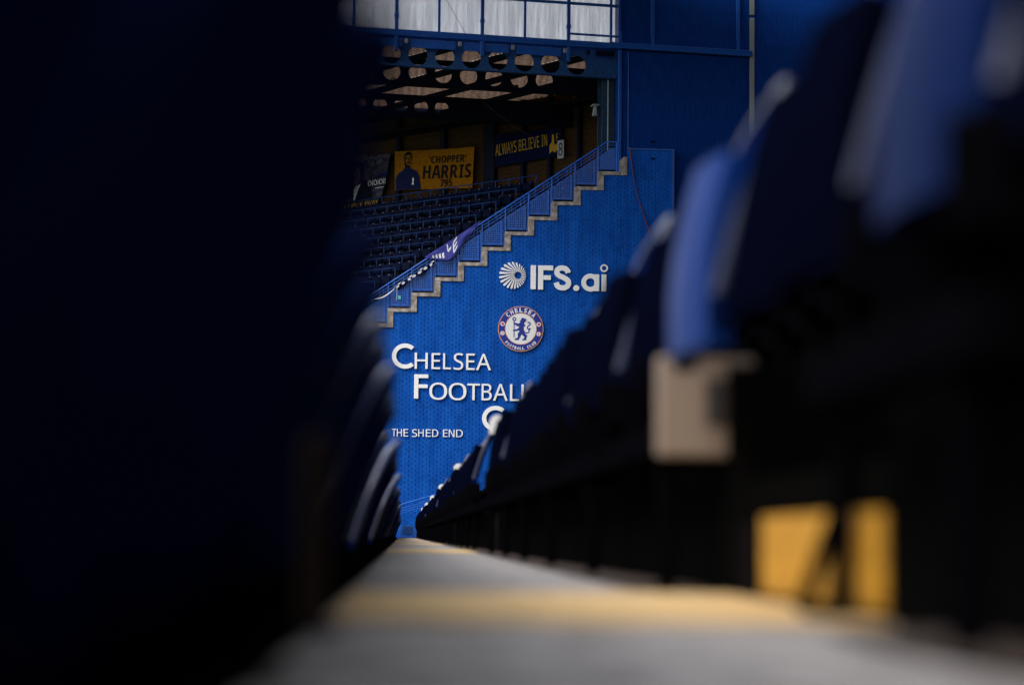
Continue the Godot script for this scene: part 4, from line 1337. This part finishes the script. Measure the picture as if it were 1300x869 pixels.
func seats_in_front() -> void:
	var gl := "seats in the row below the concrete walkway"
	var gr := "seats in the row along the upper side of the walkway"
	var ll := "blurred navy folded seat, seen from behind, in the row below the walkway"
	var lr := "blurred navy folded seat, seen from its side, in the row above the walkway"
	var left := build_seat(ll, gl, M.seat_blue, M.seat_lip)
	left.position = Vector3(EDGE - 0.012, -RISE, -0.45)
	left.rotation.z = -0.05
	var right: Node3D = null
	var z := -0.45
	while z > -66.0:
		z -= 0.5
		var o := copy(left)
		o.position = Vector3(EDGE - 0.012, -RISE, z)
		o.rotation = Vector3(0, rng.randf_range(-0.02, 0.02), 0)
		if z > -1.7: o.rotation.z = -0.060 if z > -1.2 else -0.034
		if z < -3.2:
			o.position.x += rng.randf_range(-0.016, 0.012)
			o.rotation.z = rng.randf_range(-0.03, 0.02)
			(o.get_node("edge_rim") as MeshInstance3D).material_override = M.seat_lip_lit
	z = -0.95
	while z > -66.0:
		z -= 0.5
		if in_aisle(z) and z < -5.0: continue
		if right == null:
			right = build_seat(lr, gr, M.seat_blue, M.seat_lip_half_lit)
			right.position = Vector3(EDGE + TREAD, 0, z)
			continue
		var o := copy(right)
		o.position = Vector3(EDGE + TREAD + rng.randf_range(-0.014, 0.014), rng.randf_range(-0.012, 0.012), z)
		o.rotation = Vector3(0, rng.randf_range(-0.03, 0.03), rng.randf_range(-0.03, 0.03))
		if absf(z + 3.45) < 0.1:
			(o.get_node("folded_pan") as MeshInstance3D).material_override = M.seat_lit
			o.set_meta("label", "seat with its pan painted lighter blue as if lit, above the beige row plate"); o.remove_meta("group")
		elif absf(z + 1.95) < 0.1:
			(o.get_node("folded_pan") as MeshInstance3D).material_override = M.seat_half_lit
			(o.get_node("edge_rim") as MeshInstance3D).material_override = M.seat_lip_lit
			o.set_meta("label", "blurred blue seat with a pale glint put into its colour, at the upper right of the photo"); o.remove_meta("group")
		if in_aisle(z):
			for n in ["hinge", "bracket"]: o.get_node(n).free()
	var up: Node3D = null
	z = -4.2
	while z > -12.5:
		z -= 0.5
		var o: Node3D
		if up == null:
			up = build_seat("blurred dark seat in the second row up, glimpsed past the gangway", "seats in the second row up", M.seat_blue, M.seat_lip)
			o = up
		else:
			o = copy(up)
		o.position = Vector3(EDGE + TREAD * 2, RISE, z)
	# the bars that carry the seats, row plates and pale markers at the gangways
	var ends := [3.0]
	for a: float in AISLES: ends.append(a)
	ends.append(-67.0)
	for side in 2:
		var x := EDGE + TREAD * side
		var y := RISE * (side - 1)
		for q in ends.size() - 1:
			var z0: float = minf(ends[q] - AISLE_HALF - 0.05, -0.2 if side == 0 else -1.7)
			var z1: float = ends[q + 1] + AISLE_HALF + 0.05
			var t := thing("seat_beam", "black steel beam carrying a block of seats " + ("below the walkway" if side == 0 else "above the walkway"), "beam", Vector3(x, y, 0), Basis(), "beams under the seat rows")
			var s := Shape.new()
			s.box(Vector3(-0.10, 0.275, (z0 + z1) / 2.0), Vector3(0.05, 0.06, z0 - z1), 0.006)
			part("bar", s, M.black_steel, t)
			var legs := Shape.new()
			legs.box(Vector3(-0.05, 0.24, 0), Vector3(0.11, 0.03, 0.03), 0.004)
			legs.box(Vector3(-0.10, 0.125, 0), Vector3(0.03, 0.25, 0.03), 0.004)
			var lm := legs.mesh()
			var zz := z0 - 0.1
			while zz > z1:
				var o := part("support", lm, M.black_steel, t)
				o.position.z = zz
				zz -= 1.5
	for q in AISLES.size():
		for side in 2:
			var a: float = AISLES[q]
			var x := EDGE + TREAD * side
			var y := RISE * (side - 1)
			var far: float = a - AISLE_HALF - 0.04 if side == 1 else -3.2
			var where: String = ["at the nearest gangway", "at the second gangway", "at the third gangway", "at the fourth gangway", "at the fifth gangway", "at the sixth gangway", "at the farthest gangway"][q]
			if side == 0: continue
			if q == 0:
				row_plate(Vector3(x, y, far))
				continue
			if side == 1 and q > 0:
				var m := thing("row_marker", "white round-topped row marker on the last seat end " + where, "marker", Vector3(x + 0.04, 0, far + 0.02))
				var ms := Shape.new()
				var p := PackedVector2Array([Vector2(-0.055, 0.76), Vector2(0.055, 0.76)])
				for i in 13: p.append(Vector2(0.055 * cos(PI * i / 12.0), 0.83 + 0.055 * sin(PI * i / 12.0)))
				ms.extrude(p, -0.008, 0.008)
				part("disc", ms, M.white_sign, m)
				var stem := Shape.new()
				stem.box(Vector3(0, 0.55, 0), Vector3(0.03, 0.36, 0.014), 0.003)
				part("stem", stem, M.black_steel, m)
	var ep := thing("edge_post", "short brown blurred post at the edge of the walkway", "post", Vector3(EDGE + 0.012, 0, -2.2))
	var es := Shape.new()
	es.box(Vector3(0, 0.10, 0), Vector3(0.028, 0.20, 0.03), 0.006)
	part("shaft", es, M.brown_post, ep)
	var eb := Shape.new()
	eb.box(Vector3(0, 0.004, 0), Vector3(0.05, 0.008, 0.06), 0.002)
	part("base_plate", eb, M.black_steel, ep)
	var hp := thing("handrail_post", "dark post of the gangway handrail beside the yellow step", "post", Vector3(EDGE + TREAD - 0.03, 0, -2.66))
	var hs := Shape.new()
	hs.tube([Vector3(0, 0, 0), Vector3(0, 0.22, 0)], 0.015, 10)
	var hd := Shape.new()
	hd.tube([Vector3(0, 0.15, 0.0), Vector3(0.0, 0.008, -0.27)], 0.011, 10)
	part("brace", hd, M.black_steel, hp)
	part("shaft", hs, M.black_steel, hp)
	var hb := Shape.new()
	hb.box(Vector3(0, 0.006, 0), Vector3(0.09, 0.012, 0.09), 0.003)
	part("base_plate", hb, M.black_steel, hp)

func row_plate(at: Vector3) -> void:
	var t := thing("row_plate", "beige row plate with a dark label on the seat end above the yellow step", "plate", at)
	var s := Shape.new()
	s.box(Vector3(-0.045, 0.330, 0), Vector3(0.175, 0.178, 0.02), 0.006)
	part("board", s, M.plate, t)
	var n := Shape.new()
	n.box(Vector3(-0.005, 0.338, 0.012), Vector3(0.082, 0.080, 0.004), 0.001)
	part("dark_label", n, M.plate_dark, t)

func far_rail() -> void:
	var t := thing("stair_rail", "slim blue sloping hand rail at the far end of the walkway", "railing", Vector3(0, 0, -67.2))
	for d: Array in [[0.0, 0.028], [-0.13, 0.012], [-0.20, 0.012], [-0.27, 0.012]]:
		var s := Shape.new()
		s.tube([Vector3(-1.2, 0.68 + d[0], 0), Vector3(0.06, 1.06 + d[0], 0), Vector3(1.60, 1.52 + d[0], 0)], d[1], 6)
		part("rail", s, M.blue_rail, t)
	for x: float in [-0.6, 1.35]:
		var s := Shape.new()
		s.box(Vector3(x, 0.40 + 0.15 * x, 0), Vector3(0.04, 0.95, 0.04), 0.004)
		part("post", s, M.blue_rail, t)
	var g := thing("mesh_gate", "low blue gate with a small square mesh at the end of the walkway", "gate", Vector3(0, -0.2, -66.9))
	var fr := Shape.new()
	fr.box(Vector3(0.40, 0.21, 0), Vector3(1.0, 0.08, 0.04), 0.006)
	fr.box(Vector3(0.40, 0.42, -0.02), Vector3(0.96, 0.34, 0.01), 0.003)
	part("frame", fr, M.blue_steel, g)
	var ms := Shape.new()
	for i in 7:
		ms.box(Vector3(0.04 + i * 0.048, 0.45, 0.012), Vector3(0.012, 0.26, 0.012))
	for j in 5:
		ms.box(Vector3(0.18, 0.34 + j * 0.055, 0.020), Vector3(0.32, 0.012, 0.006))
	part("mesh", ms, M.beam_blue, g)
